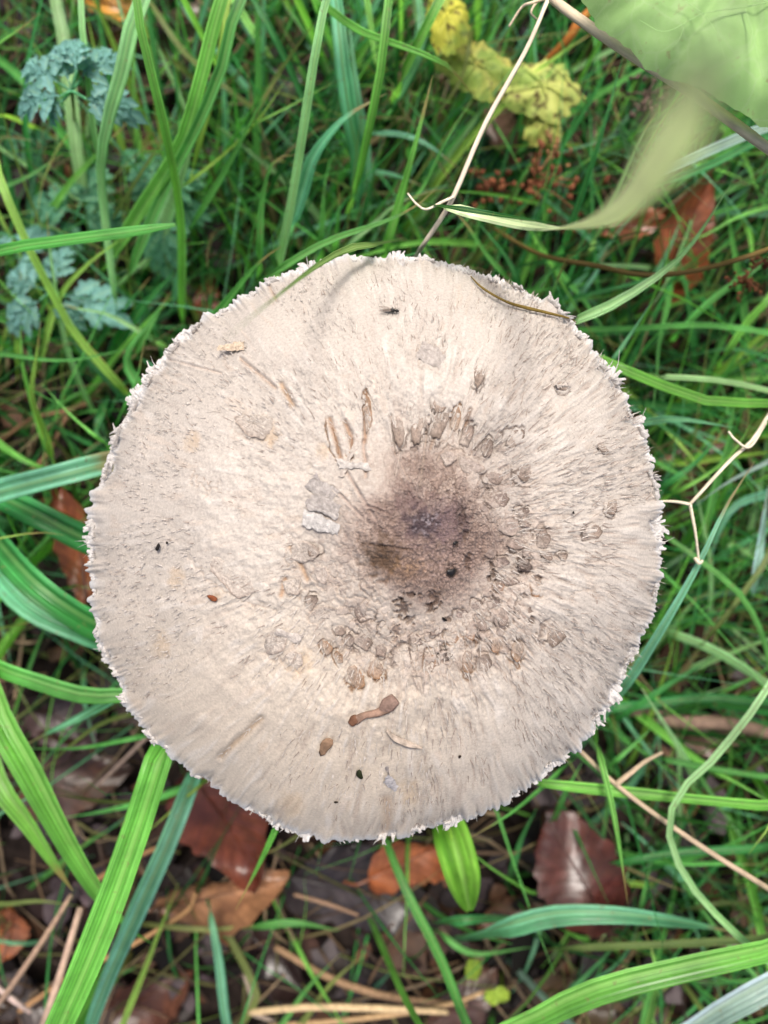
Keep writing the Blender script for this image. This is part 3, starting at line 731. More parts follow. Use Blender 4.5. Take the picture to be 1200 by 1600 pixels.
# --- upper middle
B([(436,418),(455,320),(474,205),(490,100),(513,-8)], (.06,.10,.13,.15,.155), (15,15,14,13,12), 'pale', 'tall pale stalk with a node above the mushroom rim', tip='none', fold=.9, root=(430,440))
B([(482,175),(470,145),(440,80),(396,0)], (.04,.06,.08,.09), (9,10,10,9), 'deep', 'dark green blade slanting left from behind the tall pale stalk', tip='none')
B([(398,182),(432,120),(470,65),(498,28)], (.05,.07,.09,.10), (9,10,9,8), 'olive', 'olive blade slanting right towards the tall pale stalk')
B([(392,196),(460,162),(522,128)], (.08,.10,.11), (7,8,6), 'bright', 'thin bright blade crossing the tall pale stalk at its node')
B([(556,320),(560,250),(548,190),(535,100),(524,-8)], (.02,.06,.09,.11,.11), (20,26,25,24,20), 'blue', 'broad blue-green blade standing right of the tall pale stalk', tip='none', fold=.4)
B([(572,310),(570,230),(556,130),(545,30)], (.02,.05,.08,.09), (16,18,16,12), 'blue', 'narrower blue-green blade just right of the broad one')
B([(455,350),(474,292),(492,240),(540,183),(604,146)], (.05,.09,.11,.125,.13), (20,30,30,26,16), 'blue', 'wide blue-green blade arching right to a point above the mushroom', fold=.3)
B([(548,318),(562,268),(577,198),(592,125),(601,55),(608,-8)], (.03,.08,.11,.13,.14,.14), (10,13,13,13,13,12), 'bright', 'bright upright blade rising to the top edge', tip='none')
B([(512,12),(560,47),(628,72),(700,103),(736,146)], (.10,.125,.135,.13,.11), (12,18,22,20,14), 'bright', 'bright blade arching over to the right near the top edge', fold=.3, twist=(0,.3,-.3,-.5))
B([(622,140),(640,92),(665,48),(690,-8)], (.07,.10,.12,.125), (14,15,15,14), 'bright', 'vivid green blade rising beside the yellow spotted leaf', tip='none')
B([(600,398),(625,312),(650,222),(676,118)], (.06,.10,.125,.135), (15,18,18,14), 'bright', 'straight mid-green blade standing upright between rim and yellow leaf')
B([(640,318),(662,290),(697,220),(736,158)], (.06,.08,.10,.11), (8,9,9,7), 'mid', 'narrow blade leaning right below the yellow leaf')
B([(585,208),(625,210),(668,226),(718,264)], (.06,.085,.09,.07), (10,15,16,12), 'blue', 'blue-green blade curving down to the right in the middle of the grass')
B([(560,268),(610,272),(664,292)], (.05,.06,.05), (11,13,9), 'blue', 'short blue-green blade lying below the curving one')
B([(405,410),(410,310),(428,252),(462,242)], (.05,.09,.11,.11), (13,14,12,9), 'mid', 'blade hooked over at its top left of the tall pale stalk', fold=.3)
B([(425,428),(510,378),(612,342),(664,312),(684,292)], (.10,.13,.14,.145,.147), (16,18,17,13,9), 'mid', 'long green blade lying along the top rim of the mushroom')
B([(540,385),(590,345),(620,318),(682,296)], (.07,.09,.10,.11), (10,12,12,8), 'pale', 'pale blade behind the long one at the top rim')
B([(586,381),(545,388),(500,412),(430,465),(345,535)], (.172,.188,.207,.245,.285), (13,15,14,11,8), srgb(128,164,92), 'bright blade bending over the upper left of the cap, its tip out of focus', root=(640,372), fold=.3)
B([(610,408),(655,394),(702,385)], (.12,.135,.14), (10,9,5), 'deep', 'dark pointed blade end showing above the top rim')
B([(795,436),(762,400),(730,352),(700,318)], (.08,.10,.11,.115), (13,14,14,10), 'mid', 'green blade slanting up left from the top right rim')
B([(815,450),(790,400),(742,342)], (.07,.09,.10), (14,15,11), 'deep', 'deep green blade right beside the slanting one at the rim')
B([(500,300),(508,250),(530,150),(540,60)], (.0,.03,.05,.06), (10,12,12,10), 'dark', 'dark blade deep behind the broad blue-green blades')
B([(500,392),(505,330),(507,282)], (.05,.08,.09), (14,15,12), 'mid', 'short upright blade between stalk and rim with its top folded')
B([(525,372),(530,320),(528,288)], (.05,.08,.09), (13,15,11), 'mid', 'second short upright blade between stalk and rim')
B([(640,230),(648,180),(658,130)], (.04,.06,.07), (9,9,6), 'deep', 'small dark blade below the bright arching one')
B([(612,170),(640,120),(660,70),(655,0)], (.03,.06,.08,.08), (10,12,12,10), 'blue', 'blue-green blade behind the arching blade near the top edge', tip='none')
B([(735,60),(722,120),(690,170),(668,200)], (.07,.07,.06,.05), (8,10,9,6), 'olive', 'thin olive blade against the yellow spotted leaf')
# --- upper right
B([(692,322),(740,333),(800,347),(868,357),(935,345),(985,312),(1030,255),(1075,185),(1120,95),(1165,-10),(1200,-110)],
  (.178,.188,.200,.222,.262,.298,.324,.338,.346,.350,.352), (11,17,20,23,32,48,66,84,104,124,140), srgb(206,226,178), 'long blade sweeping up towards the camera, blurred pale band at right', root=(650,318), fold=.12, n=70, tip='blunt', mat=plant_mat('bleached_blade_tissue', transl=.2, streak=.3, ribs=2.0))
B([(688,321),(740,329),(800,339),(850,347),(905,352)], (.182,.192,.205,.218,.236), (9,14,16,15,10), 'dark', 'dark green blade edge along the start of the blurred band', root=(655,316), fold=.3)
B([(878,388),(910,300),(945,190),(973,88)], (.05,.09,.12,.13), (11,13,12,8), 'deep', 'dark green blade with pale left edge below the brown stem', fold=.9)
B([(995,268),(975,215),(958,158)], (.04,.06,.07), (15,18,14), 'dark', 'short dark blade right of the pale-edged one')
B([(893,503),(960,474),(1032,428),(1082,380),(1142,288)], (.13,.145,.15,.148,.14), (16,24,22,17,12), 'pale', 'pale broad blade arching up from the right shoulder of the cap', fold=.25)
B([(948,576),(980,530),(1022,466)], (.10,.125,.135), (14,17,12), 'blue', 'blue-green blade rising from behind the right rim')
B([(858,474),(872,435),(888,396)], (.09,.11,.12), (13,15,12), 'mid', 'short green blade beside the torn white tuft of the rim')
B([(830,458),(860,425),(905,395),(925,372)], (.08,.10,.11,.11), (10,12,10,7), 'mid', 'green blade leaning right above the torn white tuft')
B([(900,516),(1000,513),(1100,508),(1206,522)], (.09,.09,.08,.08), (9,9,9,9), 'mid', 'thin level blade running right from the cap to the edge', tip='none')
B([(885,468),(1000,440),(1080,410)], (.07,.08,.085), (8,9,6), 'deep', 'thin dark blade lying under the pale arching one')
B([(1030,268),(1120,230),(1206,196)], (.10,.105,.10), (15,17,15), 'ice', 'bluish shiny blade just below the brown stem at the right edge', tip='none', fold=.3)
B([(1035,285),(1110,258),(1206,210)], (.08,.085,.08), (11,12,11), 'deep', 'dark blade under the bluish shiny one', tip='none')
B([(1170,545),(1155,440),(1140,350),(1130,300)], (.02,.05,.07,.08), (12,14,13,9), 'mid', 'upright green blade near the right edge above the level blades')
B([(1085,560),(1076,470),(1060,400)], (.02,.05,.06), (10,12,9), 'deep', 'dark upright blade under the dry brown stalk')
B([(1060,520),(1110,470),(1206,400)], (.05,.07,.08), (9,10,10), 'mid', 'green blade slanting up to the right edge below the seed cluster', tip='none')
B([(1130,560),(1170,500),(1206,460)], (.05,.07,.08), (10,11,10), 'bright', 'bright blade slanting up at the right edge below the seed cluster', tip='none')
B([(905,260),(860,300),(820,345)], (.05,.06,.06), (8,10,6), 'dark', 'dark blade behind the dry flower heads')
B([(930,375),(960,310),(1000,220),(1030,170)], (.03,.06,.09,.10), (9,10,10,7), 'pale', 'thin pale blade seen through the blurred band')
B([(1010,455),(1040,400),(1070,330)], (.03,.05,.06), (10,11,7), 'blue', 'blue-green blade over the orange dead leaf')
B([(1206,322),(1150,340),(1090,372),(1040,372)], (.07,.08,.08,.075), (8,9,8,6), 'bright', 'thin bright blade coming in from the right edge')
B([(900,470),(935,420),(950,380)], (.05,.07,.08), (12,13,9), 'blue', 'blue-green blade between cap and dry brown stalk')
# --- right
B([(920,553),(1030,600),(1110,627),(1206,630)], (.13,.14,.14,.13), (14,17,16,14), 'bright', 'bright blade running from the right shoulder of the cap to the edge', tip='none', fold=.3)
B([(1030,588),(1120,594),(1206,612)], (.10,.11,.10), (9,9,9), 'pale', 'thin pale level blade above the bright one', tip='none')
B([(990,662),(1060,655),(1145,668)], (.11,.12,.115), (17,21,12), 'blue', 'blue-green blade sticking out from the right rim')
B([(960,1092),(992,1048),(1042,968),(1092,880),(1135,790),(1180,720)], (.08,.115,.14,.152,.15,.14), (19,21,20,17,15,11), 'blue', 'thick blue-green blade along the lower right rim', fold=.7, root=(880,1200))
B([(1034,833),(1100,880),(1158,930),(1192,995),(1206,1060)], (.09,.11,.11,.09,.07), (8,9,9,9,8), 'mid', 'thin blade crossing under the forked dry twig', tip='none')
B([(1105,998),(1160,928),(1206,856)], (.08,.10,.10), (8,10,9), 'olive', 'thin olive blade slanting to the right edge below the twig', tip='none')
B([(1040,986),(1120,1018),(1206,1074)], (.06,.075,.07), (13,15,13), 'pale', 'pale soft blade slanting down to the right edge', tip='none', fold=.3)
B([(1046,775),(1110,738),(1150,700),(1180,650)], (.09,.11,.12,.12), (9,11,10,6), 'bright', 'bright blade beside the fork of the dry twig')
B([(1025,768),(1090,720),(1140,660)], (.06,.08,.09), (12,14,9), 'deep', 'deep green blade behind the dry twig')
B([(1100,840),(1118,760),(1140,680),(1150,600)], (.03,.06,.08,.09), (11,13,12,8), 'mid', 'upright blade between dry twig and right edge')
B([(1206,718),(1140,752),(1085,790)], (.09,.10,.095), (12,12,8), 'ice', 'pale bluish blade in from the right edge by the twig')
B([(1206,770),(1150,790),(1120,840),(1105,900)], (.06,.075,.07,.05), (14,15,13,10), 'blue', 'blue-green blade bending down at the right edge')
B([(1180,910),(1190,840),(1200,760)], (.05,.07,.08), (18,20,14), 'ice', 'broad bluish blade by the right edge beside the twig')
B([(1020,900),(1080,860),(1140,830)], (.04,.05,.05), (10,12,7), 'dark', 'dark blade in the shade right of the cap')
B([(990,700),(1040,730),(1100,760)], (.05,.06,.06), (10,12,8), 'mid', 'green blade behind the white rim tufts at right')
B([(1000,640),(1070,690),(1120,720)], (.06,.07,.07), (9,10,7), 'deep', 'deep green blade under the sticking-out blue-green one')
B([(1206,560),(1140,545),(1060,560)], (.06,.07,.07), (9,10,7), 'deep', 'dark blade from the right edge above the bright one')
B([(970,1120),(1060,1060),(1130,1020)], (.04,.06,.06), (10,11,7), 'deep', 'dark green blade under the thick blue-green one')
B([(930,1110),(1010,1100),(1110,1090),(1206,1098)], (.04,.05,.05,.05), (14,15,14,12), 'deep', 'soft dim blade lying above the woody twig', tip='none')
# --- left
B([(-6,769),(80,746),(165,724),(220,712)], (.125,.14,.13,.11), (38,37,34,28), 'blue', 'broad blade with yellow midrib reaching under the left rim', tip='none', fold=.9)
B([(-6,772),(60,806),(138,845),(200,870)], (.105,.115,.105,.09), (36,42,42,34), 'deep', 'broad smooth blade just below the yellow-ribbed one at left', tip='none', fold=.3)
B([(-6,846),(60,918),(145,975),(210,1000)], (.10,.115,.105,.08), (40,44,44,36), 'deep', 'broad glossy blade curving under the left rim, upper of two', tip='none', fold=.9)
B([(-6,885),(55,948),(148,990),(210,1010)], (.085,.095,.09,.07), (44,46,42,34), 'blue', 'broad glossy blade curving under the left rim, lower of two', tip='none', fold=.9)
B([(-6,842),(60,832),(100,836)], (.125,.125,.12), (8,8,6), 'yellow', 'thin pale blade lying over the broad blades at left')
B([(82,715),(68,672),(50,618),(58,550),(64,500)], (.02,.05,.08,.10,.11), (11,13,13,12,9), 'yellow', 'yellow-green blade of the upright pair at the left edge, right one')
B([(78,712),(56,645),(36,575),(32,510)], (.02,.05,.08,.09), (11,12,12,9), 'bright', 'yellow-green blade of the upright pair at the left edge, left one')
B([(-6,690),(35,718),(80,736),(100,740)], (.06,.07,.06,.04), (15,16,14,10), 'bright', 'bright blade hooking in from the left edge under the upright pair')
B([(165,694),(112,650),(66,600)], (.09,.10,.10), (9,9,6), 'bright', 'thin bright blade pointing from the left rim up to the left')
B([(190,645),(214,592),(226,530)], (.09,.11,.12), (10,11,7), 'mid', 'green blade standing close by the upper left rim')
B([(-6,553),(100,563),(205,545)], (.08,.09,.09), (8,9,7), 'mid', 'thin level blade left of the upper left rim')
B([(230,620),(200,575),(205,540),(240,500)], (.07,.09,.10,.10), (24,30,26,12), 'mid', 'broad leafy blade behind the upper left rim', fold=.2)
B([(160,640),(150,675),(165,690)], (.05,.06,.06), (26,28,16), 'deep', 'short broad blade half hidden behind the left rim')
B([(-6,983),(30,976),(66,968)], (.07,.075,.07), (9,10,7), 'yellow', 'short yellow-green blade at the left edge under the broad blades')
B([(40,1058),(58,1010),(76,970)], (.03,.05,.06), (9,10,6), 'mid', 'thin upright blade in the dark gap at left')
B([(-6,1042),(60,1066),(130,1086),(194,1086),(250,1080)], (.11,.12,.125,.125,.11), (24,27,27,24,20), 'mid', 'pale green blade from the left edge to the lower left rim', tip='none', fold=.4)
B([(195,1080),(130,1118),(70,1148),(32,1168)], (.10,.10,.09,.085), (18,22,20,13), 'blue', 'bluish blade folding back left from under the lower left rim', fold=.3)
# --- lower left
B([(-6,1098),(50,1208),(108,1318),(158,1398),(205,1452),(240,1475)], (.12,.125,.115,.095,.06,.03), (44,47,45,42,32,20), 'bright', 'very broad ribbed blade slanting down right, upper of the crossing pair', tip='end', fold=1.1, n=40)
B([(-6,1210),(45,1288),(92,1360),(114,1392)], (.11,.11,.10,.09), (42,48,46,26), 'bright', 'broad bright blade ending in a point beside the ribbed one', fold=.9)
B([(262,1150),(216,1290),(172,1415),(130,1520),(92,1606)], (.13,.145,.15,.15,.14), (42,46,46,46,44), 'bright', 'wide striped blade slanting down left in front of the ribbed one', tip='none', fold=1.1, root=(290,1100), n=40)
B([(305,1205),(262,1318),(216,1420),(168,1530),(140,1606)], (.06,.09,.10,.09,.07), (26,31,30,26,20), 'blue', 'blue-green blade parallel to the striped one, behind it', tip='none', fold=.35, root=(320,1150))
B([(220,1112),(160,1130),(110,1165),(58,1214)], (.07,.08,.08,.075), (8,9,9,6), 'olive', 'thin arched olive blade left of the lower left rim')
B([(236,1148),(130,1168),(40,1170)], (.08,.085,.08), (8,9,7), 'mid', 'thin level blade left of the lower left rim')
B([(325,1218),(242,1248),(160,1268),(96,1278)], (.05,.06,.06,.055), (9,11,10,8), 'mid', 'thin blade lying behind the striped one')
B([(318,1222),(270,1265),(224,1306)], (.08,.085,.08), (7,9,7), 'yellow', 'short thin blade crossing from rim to striped blade')
B([(436,1284),(404,1352),(368,1422)], (.12,.125,.12), (14,17,10), 'bright', 'small bright blade pointing down from the bottom rim', root=(450,1250), fold=.6)
B([(190,1606),(232,1500),(246,1462),(280,1378)], (.04,.05,.055,.06), (9,10,10,6), 'yellow', 'thin yellow-green stalk rising beside the orange-brown leaf')
B([(328,1425),(342,1500),(356,1606)], (.04,.05,.05), (9,14,14), 'blue', 'blue-green blade running down to the bottom edge', tip='none')
B([(345,1440),(390,1525),(400,1560),(372,1606)], (.02,.025,.03,.03), (10,12,12,11), 'olive', 'dull olive blade bending at the bottom edge', tip='none')
B([(110,1606),(150,1545),(236,1500)], (.03,.035,.03), (9,10,7), 'mid', 'thin low blade at the bottom left corner')
B([(-6,1412),(60,1408),(125,1416)], (.04,.045,.04), (9,9,7), 'olive', 'faded olive blade lying at the left edge')
B([(235,1445),(330,1452),(450,1440)], (.03,.035,.03), (8,9,7), 'olive', 'faded olive blade lying below the brown leaves')
B([(10,1150),(30,1090),(40,1050)], (.05,.06,.06), (10,11,7), 'bright', 'short bright blade by the left edge over dark soil')
# --- lower middle and right
B([(598,1300),(618,1352),(645,1412),(690,1500),(732,1606)], (.05,.08,.09,.095,.09), (10,13,15,15,14), 'mid', 'green stalk running from the bottom rim down to the lower edge', tip='none', fold=.8, root=(585,1260))
B([(880,1200),(802,1268),(730,1312)], (.11,.115,.11), (11,12,8), 'mid', 'thin blade following the lower right rim')
B([(496,1284),(440,1322),(400,1340)], (.07,.075,.07), (9,9,6), 'olive', 'thin olive blade beneath the bottom rim')
B([(436,1606),(480,1545),(532,1490)], (.03,.04,.04), (9,10,6), 'mid', 'thin green blade at the bottom edge, left of the long stalk')
B([(465,1606),(515,1540),(570,1490)], (.03,.035,.035), (10,12,8), 'olive', 'second thin blade at the bottom edge, duller')
B([(400,1448),(460,1442),(530,1454)], (.03,.04,.03), (10,15,8), 'mid', 'green blade lying on the dark leaf below the cap')
B([(830,1222),(920,1232),(1000,1240),(1100,1250),(1206,1258)], (.11,.12,.125,.125,.12), (12,17,18,17,16), 'bright', 'long level bright blade at lower right', tip='none', fold=.3)
B([(932,1158),(954,1248),(968,1325),(981,1412)], (.10,.13,.13,.12), (12,15,14,9), 'bright', 'bright pointed blade hanging down across the long level one', root=(925,1120))
B([(1206,1062),(1120,1180),(1062,1238),(1045,1300),(1072,1372),(1132,1442),(1206,1506)], (.13,.135,.135,.13,.13,.13,.12), (11,12,11,11,12,12,11), 'pale', 'long thin blade bowing left in a wide arc at lower right', tip='none', n=44)
B([(770,1455),(860,1430),(960,1428),(1060,1440),(1160,1458)], (.07,.09,.095,.09,.07), (28,36,38,34,18), 'blue', 'broad bluish blade lying level under the red-brown leaf', fold=.8, root=(700,1470))
B([(800,1606),(880,1568),(960,1538),(1110,1502),(1206,1478)], (.13,.14,.145,.145,.14), (34,42,44,42,36), 'bright', 'broad pale-ribbed blade slanting up right along the lower edge', tip='none', fold=.8, n=40)
B([(1070,1612),(1150,1562),(1206,1536)], (.11,.12,.12), (42,46,44), 'ice', 'broad bluish blade in the bottom right corner', tip='none', fold=.9)
B([(880,1482),(960,1478),(1060,1474),(1206,1462)], (.08,.085,.085,.08), (10,13,13,12), 'olive', 'olive blade with yellow end above the broad ribbed one', tip='none')
B([(1206,1282),(1186,1312),(1168,1338)], (.12,.125,.12), (12,11,7), 'yellow', 'yellow-tipped blade end at the right edge')
B([(955,1195),(985,1168),(1018,1138)], (.07,.08,.08), (13,17,12), 'mid', 'short blurred blade beside the dry stalk right of the rim')
B([(1000,1425),(1010,1380),(1018,1345)], (.05,.06,.06), (13,15,9), 'mid', 'short upright blade right of the red-brown leaf')
B([(960,1350),(1060,1332),(1206,1322)], (.05,.06,.06), (11,14,13), 'deep', 'dim blade lying right of the red-brown leaf', tip='none')
B([(1030,1185),(1110,1200),(1206,1214)], (.07,.075,.07), (9,10,9), 'mid', 'thin blade just above the long level bright one', tip='none')
B([(1080,1420),(1150,1410),(1206,1440)], (.04,.045,.04), (9,10,9), 'olive', 'dull blade behind the bowing one at right', tip='none')
B([(870,1270),(885,1235),(910,1190)], (.05,.07,.08), (13,15,9), 'mid', 'short blade under the lower right rim')
B([(700,1440),(770,1435),(840,1438)], (.05,.055,.05), (16,20,12), 'deep', 'dark blade end touching the broad bluish one')
B([(800,1360),(815,1310),(840,1260)], (.03,.05,.06), (11,12,7), 'deep', 'dark green blade left of the red-brown leaf')
B([(1010,1606),(1025,1540),(1020,1490),(1000,1440)], (.06,.08,.08,.075), (12,14,13,8), 'bright', 'upright bright blade behind the broad ribbed one')
B([(860,1580),(900,1540),(960,1480)], (.05,.06,.06), (14,18,12), 'deep', 'deep green blade behind the broad ribbed one')
B([(690,1460),(740,1490),(830,1480)], (.03,.04,.03), (10,11,7), 'mid', 'low green blade above the small round leaflets')

# many more middle-sized blades that nothing tells apart within their patch
def patch_blades(n, box, label, group, zmax=.10, pal=('mid','bright','bright','blue','mid','pale','deep','yellow'), azm=None):
    k = 0
    while k < n:
        px, py = RNG.uniform(box[0], box[2]), RNG.uniform(box[1], box[3])
        r = P(px, py, 0.0)
        if math.hypot(r[0] - A3[0], r[1] - A3[1]) < 0.03: continue
        az = RNG.uniform(0, 6.283) if azm is None else RNG.normal(azm, 0.7)
        L = RNG.uniform(.07, .17); lean = RNG.uniform(.35, .9); bend = RNG.uniform(.2, 1.3); m = 12
        p = [np.array([r[0], r[1], -.006])]
        for i in range(m - 1):
            th = lean + bend * (i / m) ** 1.4; az += RNG.normal(0, .05)
            p.append(p[-1] + L / m * np.array([math.sin(th) * math.cos(az), math.sin(th) * math.sin(az), math.cos(th)]))
        p = np.array(p); p[:, 2] = np.minimum(p[:, 2], zmax + .02 * np.tanh(np.maximum(0, p[:, 2] - zmax) / .02))
        w = RNG.uniform(.0016, .0040) * np.clip((1 - np.linspace(0, 1, m)) / .45, .04, 1) ** .8
        V, F, UV = ribbon_geo(p, w, RNG.uniform(.3, .8), (RNG.normal(0, .3), RNG.normal(0, .6)), 0, 5)
        kk = pal[RNG.integers(len(pal))]; col = tuple(np.array(GREENS[kk]) * RNG.uniform(.8, 1.25))
        dv = p[-1, :2] - p[0, :2]
        way = ('right' if dv[0] > 0 else 'left') if abs(dv[0]) > abs(dv[1]) else ('upward' if dv[1] > 0 else 'downward')
        word = {'mid': 'mid-green', 'bright': 'bright green', 'blue': 'blue-green', 'pale': 'pale green', 'deep': 'deep green', 'yellow': 'yellow-green', 'dark': 'dark green', 'olive': 'olive'}[kk]
        lab = ('long' if L > .12 else 'short') + ' slender ' + word + ' blade leaning ' + way + ' ' + label
        tag(mesh_obj('grass_blade', V, F, M_GRASS, uv=UV, color=col), lab, 'grass blade', group); k += 1
patch_blades(70, (250,-40,760,480), 'in the grass above the mushroom', 'slender blades above the mushroom', azm=1.3)
patch_blades(36, (760,180,1240,640), 'in the grass at upper right', 'slender blades at upper right')
patch_blades(48, (860,600,1260,1120), 'in the grass right of the mushroom', 'slender blades right of the mushroom', azm=.8)
patch_blades(30, (860,1120,1260,1640), 'in the grass at lower right', 'slender blades at lower right')
patch_blades(40, (-40,-40,300,760), 'in the grass at upper left', 'slender blades at upper left', azm=1.2)
# ------------------------------------------------------------------ the mushroom and its parts
MUSH = empty('mushroom')
tag(MUSH, 'big cream parasol mushroom with brown scaly centre seen from above', 'mushroom')
cap = build_cap(); cap.parent = MUSH

def build_gills():
    n, rows = 720, 14
    V, F = [], []
    for i in range(rows):
        t = i / (rows - 1)
        for j in range(n):
            a = -math.pi + 2 * math.pi * j / n
            rho = 0.972 * (1 - t) + 0.12 * t
            D = float(rimD(a)) * rho; x, y = A3[0] + D * math.cos(a), A3[1] + D * math.sin(a)
            zr = float(rimZ(a)); top = zr + (APEX_Z - zr) * float(cap_profile(np.array(rho)))
            z = min(top - 0.0030, zr - 0.0022 + 0.010 * math.sin(math.pi * min(1, t * 1.0)) * 0.9)
            V.append((x, y, z - (0.0022 if j % 3 == 0 else 0) * math.sin(math.pi * min(1, t * 1.15 + .02))))
    F = grid_faces(rows, n, True)
    mesh_obj('gills', V, F, M_GILL, MUSH, smooth=False)
build_gills()
_sx, _sy = A3[0] - 0.004, A3[1] - 0.003
stem = tube('stem', [(_sx, _sy, -0.012), (_sx, _sy, 0.02), (_sx + .001, _sy, 0.09), (A3[0], A3[1], 0.178)], [0.015, 0.0105, 0.0085, 0.008], M_GILL, MUSH, sides=20)
ring = tube('ring', [(_sx + .0016, _sy, 0.126), (_sx + .0018, _sy, 0.130), (_sx + .002, _sy, 0.134)], [0.014, 0.0155, 0.010], M_GILL, stem, sides=24)

def flake(px, py, w, h, rot, kind, lift=0.00042, seed=0):
    """a thin torn scale that follows the cap, angular, its inner edge a little raised"""
    rg = np.random.default_rng(int(px * 13 + py * 7) + seed)
    c = cap_pt(px, py); s = mpp(c[2]); nA, nR = 34, 7
    nc = int(rg.integers(5, 9)); ca = np.sort((np.arange(nc) + rg.uniform(-.35, .35, nc)) / nc * 2 * math.pi); cr = rg.uniform(.72, 1.25, nc)
    tone = {0: (0.44, 0.385, 0.335), 1: (0.275, 0.215, 0.175), 2: (0.31, 0.225, 0.165), 3: (0.10, 0.075, 0.065)}[kind]
    inner_ = max(0.0, 1 - max(0.0, math.hypot(px - 672, py - 860) - 90) / 120)
    if kind < 3: tone = np.array(tone) * (1 - inner_) + np.array((.27, .21, .185)) * inner_
    tone = np.array(tone) * rg.uniform(0.9, 1.12)
    edge = {0: (0.36, 0.29, 0.24), 1: (0.11, 0.082, 0.065), 2: (0.30, 0.17, 0.09), 3: (0.03, 0.022, 0.02)}[kind]  # torn brown rim, darkened to paint in the shadow at the raised side
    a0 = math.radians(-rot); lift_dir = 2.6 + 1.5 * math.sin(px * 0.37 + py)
    loc_ = np.array((.43, .38, .33)) * (1 - inner_) + np.array((.33, .265, .225)) * inner_
    corners = np.stack([cr * np.cos(ca), cr * np.sin(ca)], 1)
    A = np.linspace(0, 2 * math.pi, nA, endpoint=False); ro = []
    for a_ in A:                                   # radius of the polygon in direction a_
        k = int(np.searchsorted(ca, a_)) % nc; p, q = corners[k - 1], corners[k]; d = np.array([math.cos(a_), math.sin(a_)])
        den = d[0] * (q - p)[1] - d[1] * (q - p)[0]; ro.append((p[0] * (q - p)[1] - p[1] * (q - p)[0]) / den if abs(den) > 1e-6 else 1)
    ro = np.clip(np.array(ro), .35, 1.4) * .5 * (1 + rg.normal(0, .035, nA))
    V, C = [], []
    for r in range(nR + 1):
        q = r / nR
        for k in range(nA):
            a = A[k]
            ux, uy = q * ro[k] * w * s * math.cos(a), q * ro[k] * h * s * math.sin(a)
            x, y = c[0] + ux * math.cos(a0) - uy * math.sin(a0), c[1] + ux * math.sin(a0) + uy * math.cos(a0)
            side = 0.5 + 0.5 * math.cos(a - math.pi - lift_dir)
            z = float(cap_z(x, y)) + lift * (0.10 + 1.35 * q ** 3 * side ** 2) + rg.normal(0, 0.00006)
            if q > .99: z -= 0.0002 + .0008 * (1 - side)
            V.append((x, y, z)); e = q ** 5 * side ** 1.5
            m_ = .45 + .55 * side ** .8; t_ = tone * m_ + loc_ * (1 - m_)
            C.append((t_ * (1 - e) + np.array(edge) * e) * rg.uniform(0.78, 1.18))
    return mesh_obj('scale', V, grid_faces(nR + 1, nA, True), M_FLAKE, MUSH, col=np.array(C))
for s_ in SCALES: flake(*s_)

# peeled white strips left of the centre
def strip(name, px0, py0, px1, py1, w, lift, tone, parent=None, mat=None):
    n = 14; V, C, UV = [], [], []; lo = px0 + py0
    rg = np.random.default_rng(int(px0 * 3 + py0))
    dx, dy = px1 - px0, py1 - py0; L = math.hypot(dx, dy); nx, ny = -dy / L, dx / L
    for i in range(n):
        t = i / (n - 1)
        ww = w * (.8 + .2 * math.sin(lo + t * 5) + .18 * rg.random()) / 2
        for j in range(5):
            u = (j / 4 - 0.5) * 2
            p = cap_pt(px0 + dx * t + nx * u * ww + rg.normal(0, .8) + u * 3.5 * math.sin(lo) , py0 + dy * t + ny * u * ww + rg.normal(0, .8) + u * 2 * math.cos(lo))
            p[2] += 0.0003 + lift * (1 - t) ** 1.8 + 0.0002 * (1 - u * u) + rg.normal(0, .00006)
            V.append(p); C.append(np.array(tone) * .86 * rg.uniform(.82, 1.08)); UV.append((j / 4, t))
    return mesh_obj(name, V, grid_faces(n, 5), mat or M_FLAKE, parent, uv=UV, col=np.array(C))
for a in [(482,754,524,776,22,.0013,(.45,.41,.38)),(482,780,530,798,17,.0018,(.43,.39,.36)),(481,791,528,808,14,.0016,(.48,.44,.41)),(474,808,530,828,21,.0010,(.56,.53,.50)),(528,724,578,730,14,.0009,(.54,.50,.46)),
          (492,742,508,762,13,.0008,(.44,.40,.38)),(533,745,558,690,6,.0004,(.57,.5,.44)),(603,1213,620,1232,12,.0010,(.56,.53,.53)),(604,1195,612,1225,11,.0010,(.5,.44,.4)),
          (655,545,702,572,24,.0006,(.47,.42,.38)),(432,985,470,1000,18,.0006,(.55,.49,.44)),(868,605,890,600,10,.0008,(.6,.53,.47))]:
    strip('peeled_flap', *a, parent=MUSH)

# shaggy margin: bigger tufts one by one, the small felt teeth as one mass
def tuft(px, py, L, wpx, bend=0.0):
    d0 = np.array([px - 648, py - 822], float); d0 /= np.linalg.norm(d0)
    V, C, F, b = [], [], [], 0
    rg = np.random.default_rng(int(px * 5 + py))
    for q in range(7):
        o = rg.normal(0, wpx * 0.32); l = L * rg.uniform(.55, 1.1); sw = rg.normal(bend, .35)
        t0 = np.array([-d0[1], d0[0]]); w0 = wpx * rg.uniform(.18, .4)
        for i in range(5):
            t = i / 4
            ctr = np.array([px, py]) + d0 * (l * t - 9) + t0 * (o + sw * l * t * t)
            for u in (-1, 0, 1):
                xy = ctr + t0 * u * w0 * (1 - .75 * t)
                p = P(xy[0], xy[1], rim_z(px, py) + 0.001 + 0.0016 * math.sin(t * 2.2) + (0.0005 if u == 0 else 0) + q * .0001)
                V.append(p); C.append(np.array((.57, .545, .52)) * rg.uniform(.88, 1.05) * (1 - .2 * t))
        F += grid_faces(5, 3, False, b); b += 15
    mesh_obj('tuft', V, F, M_FLAKE, MUSH, col=np.array(C))
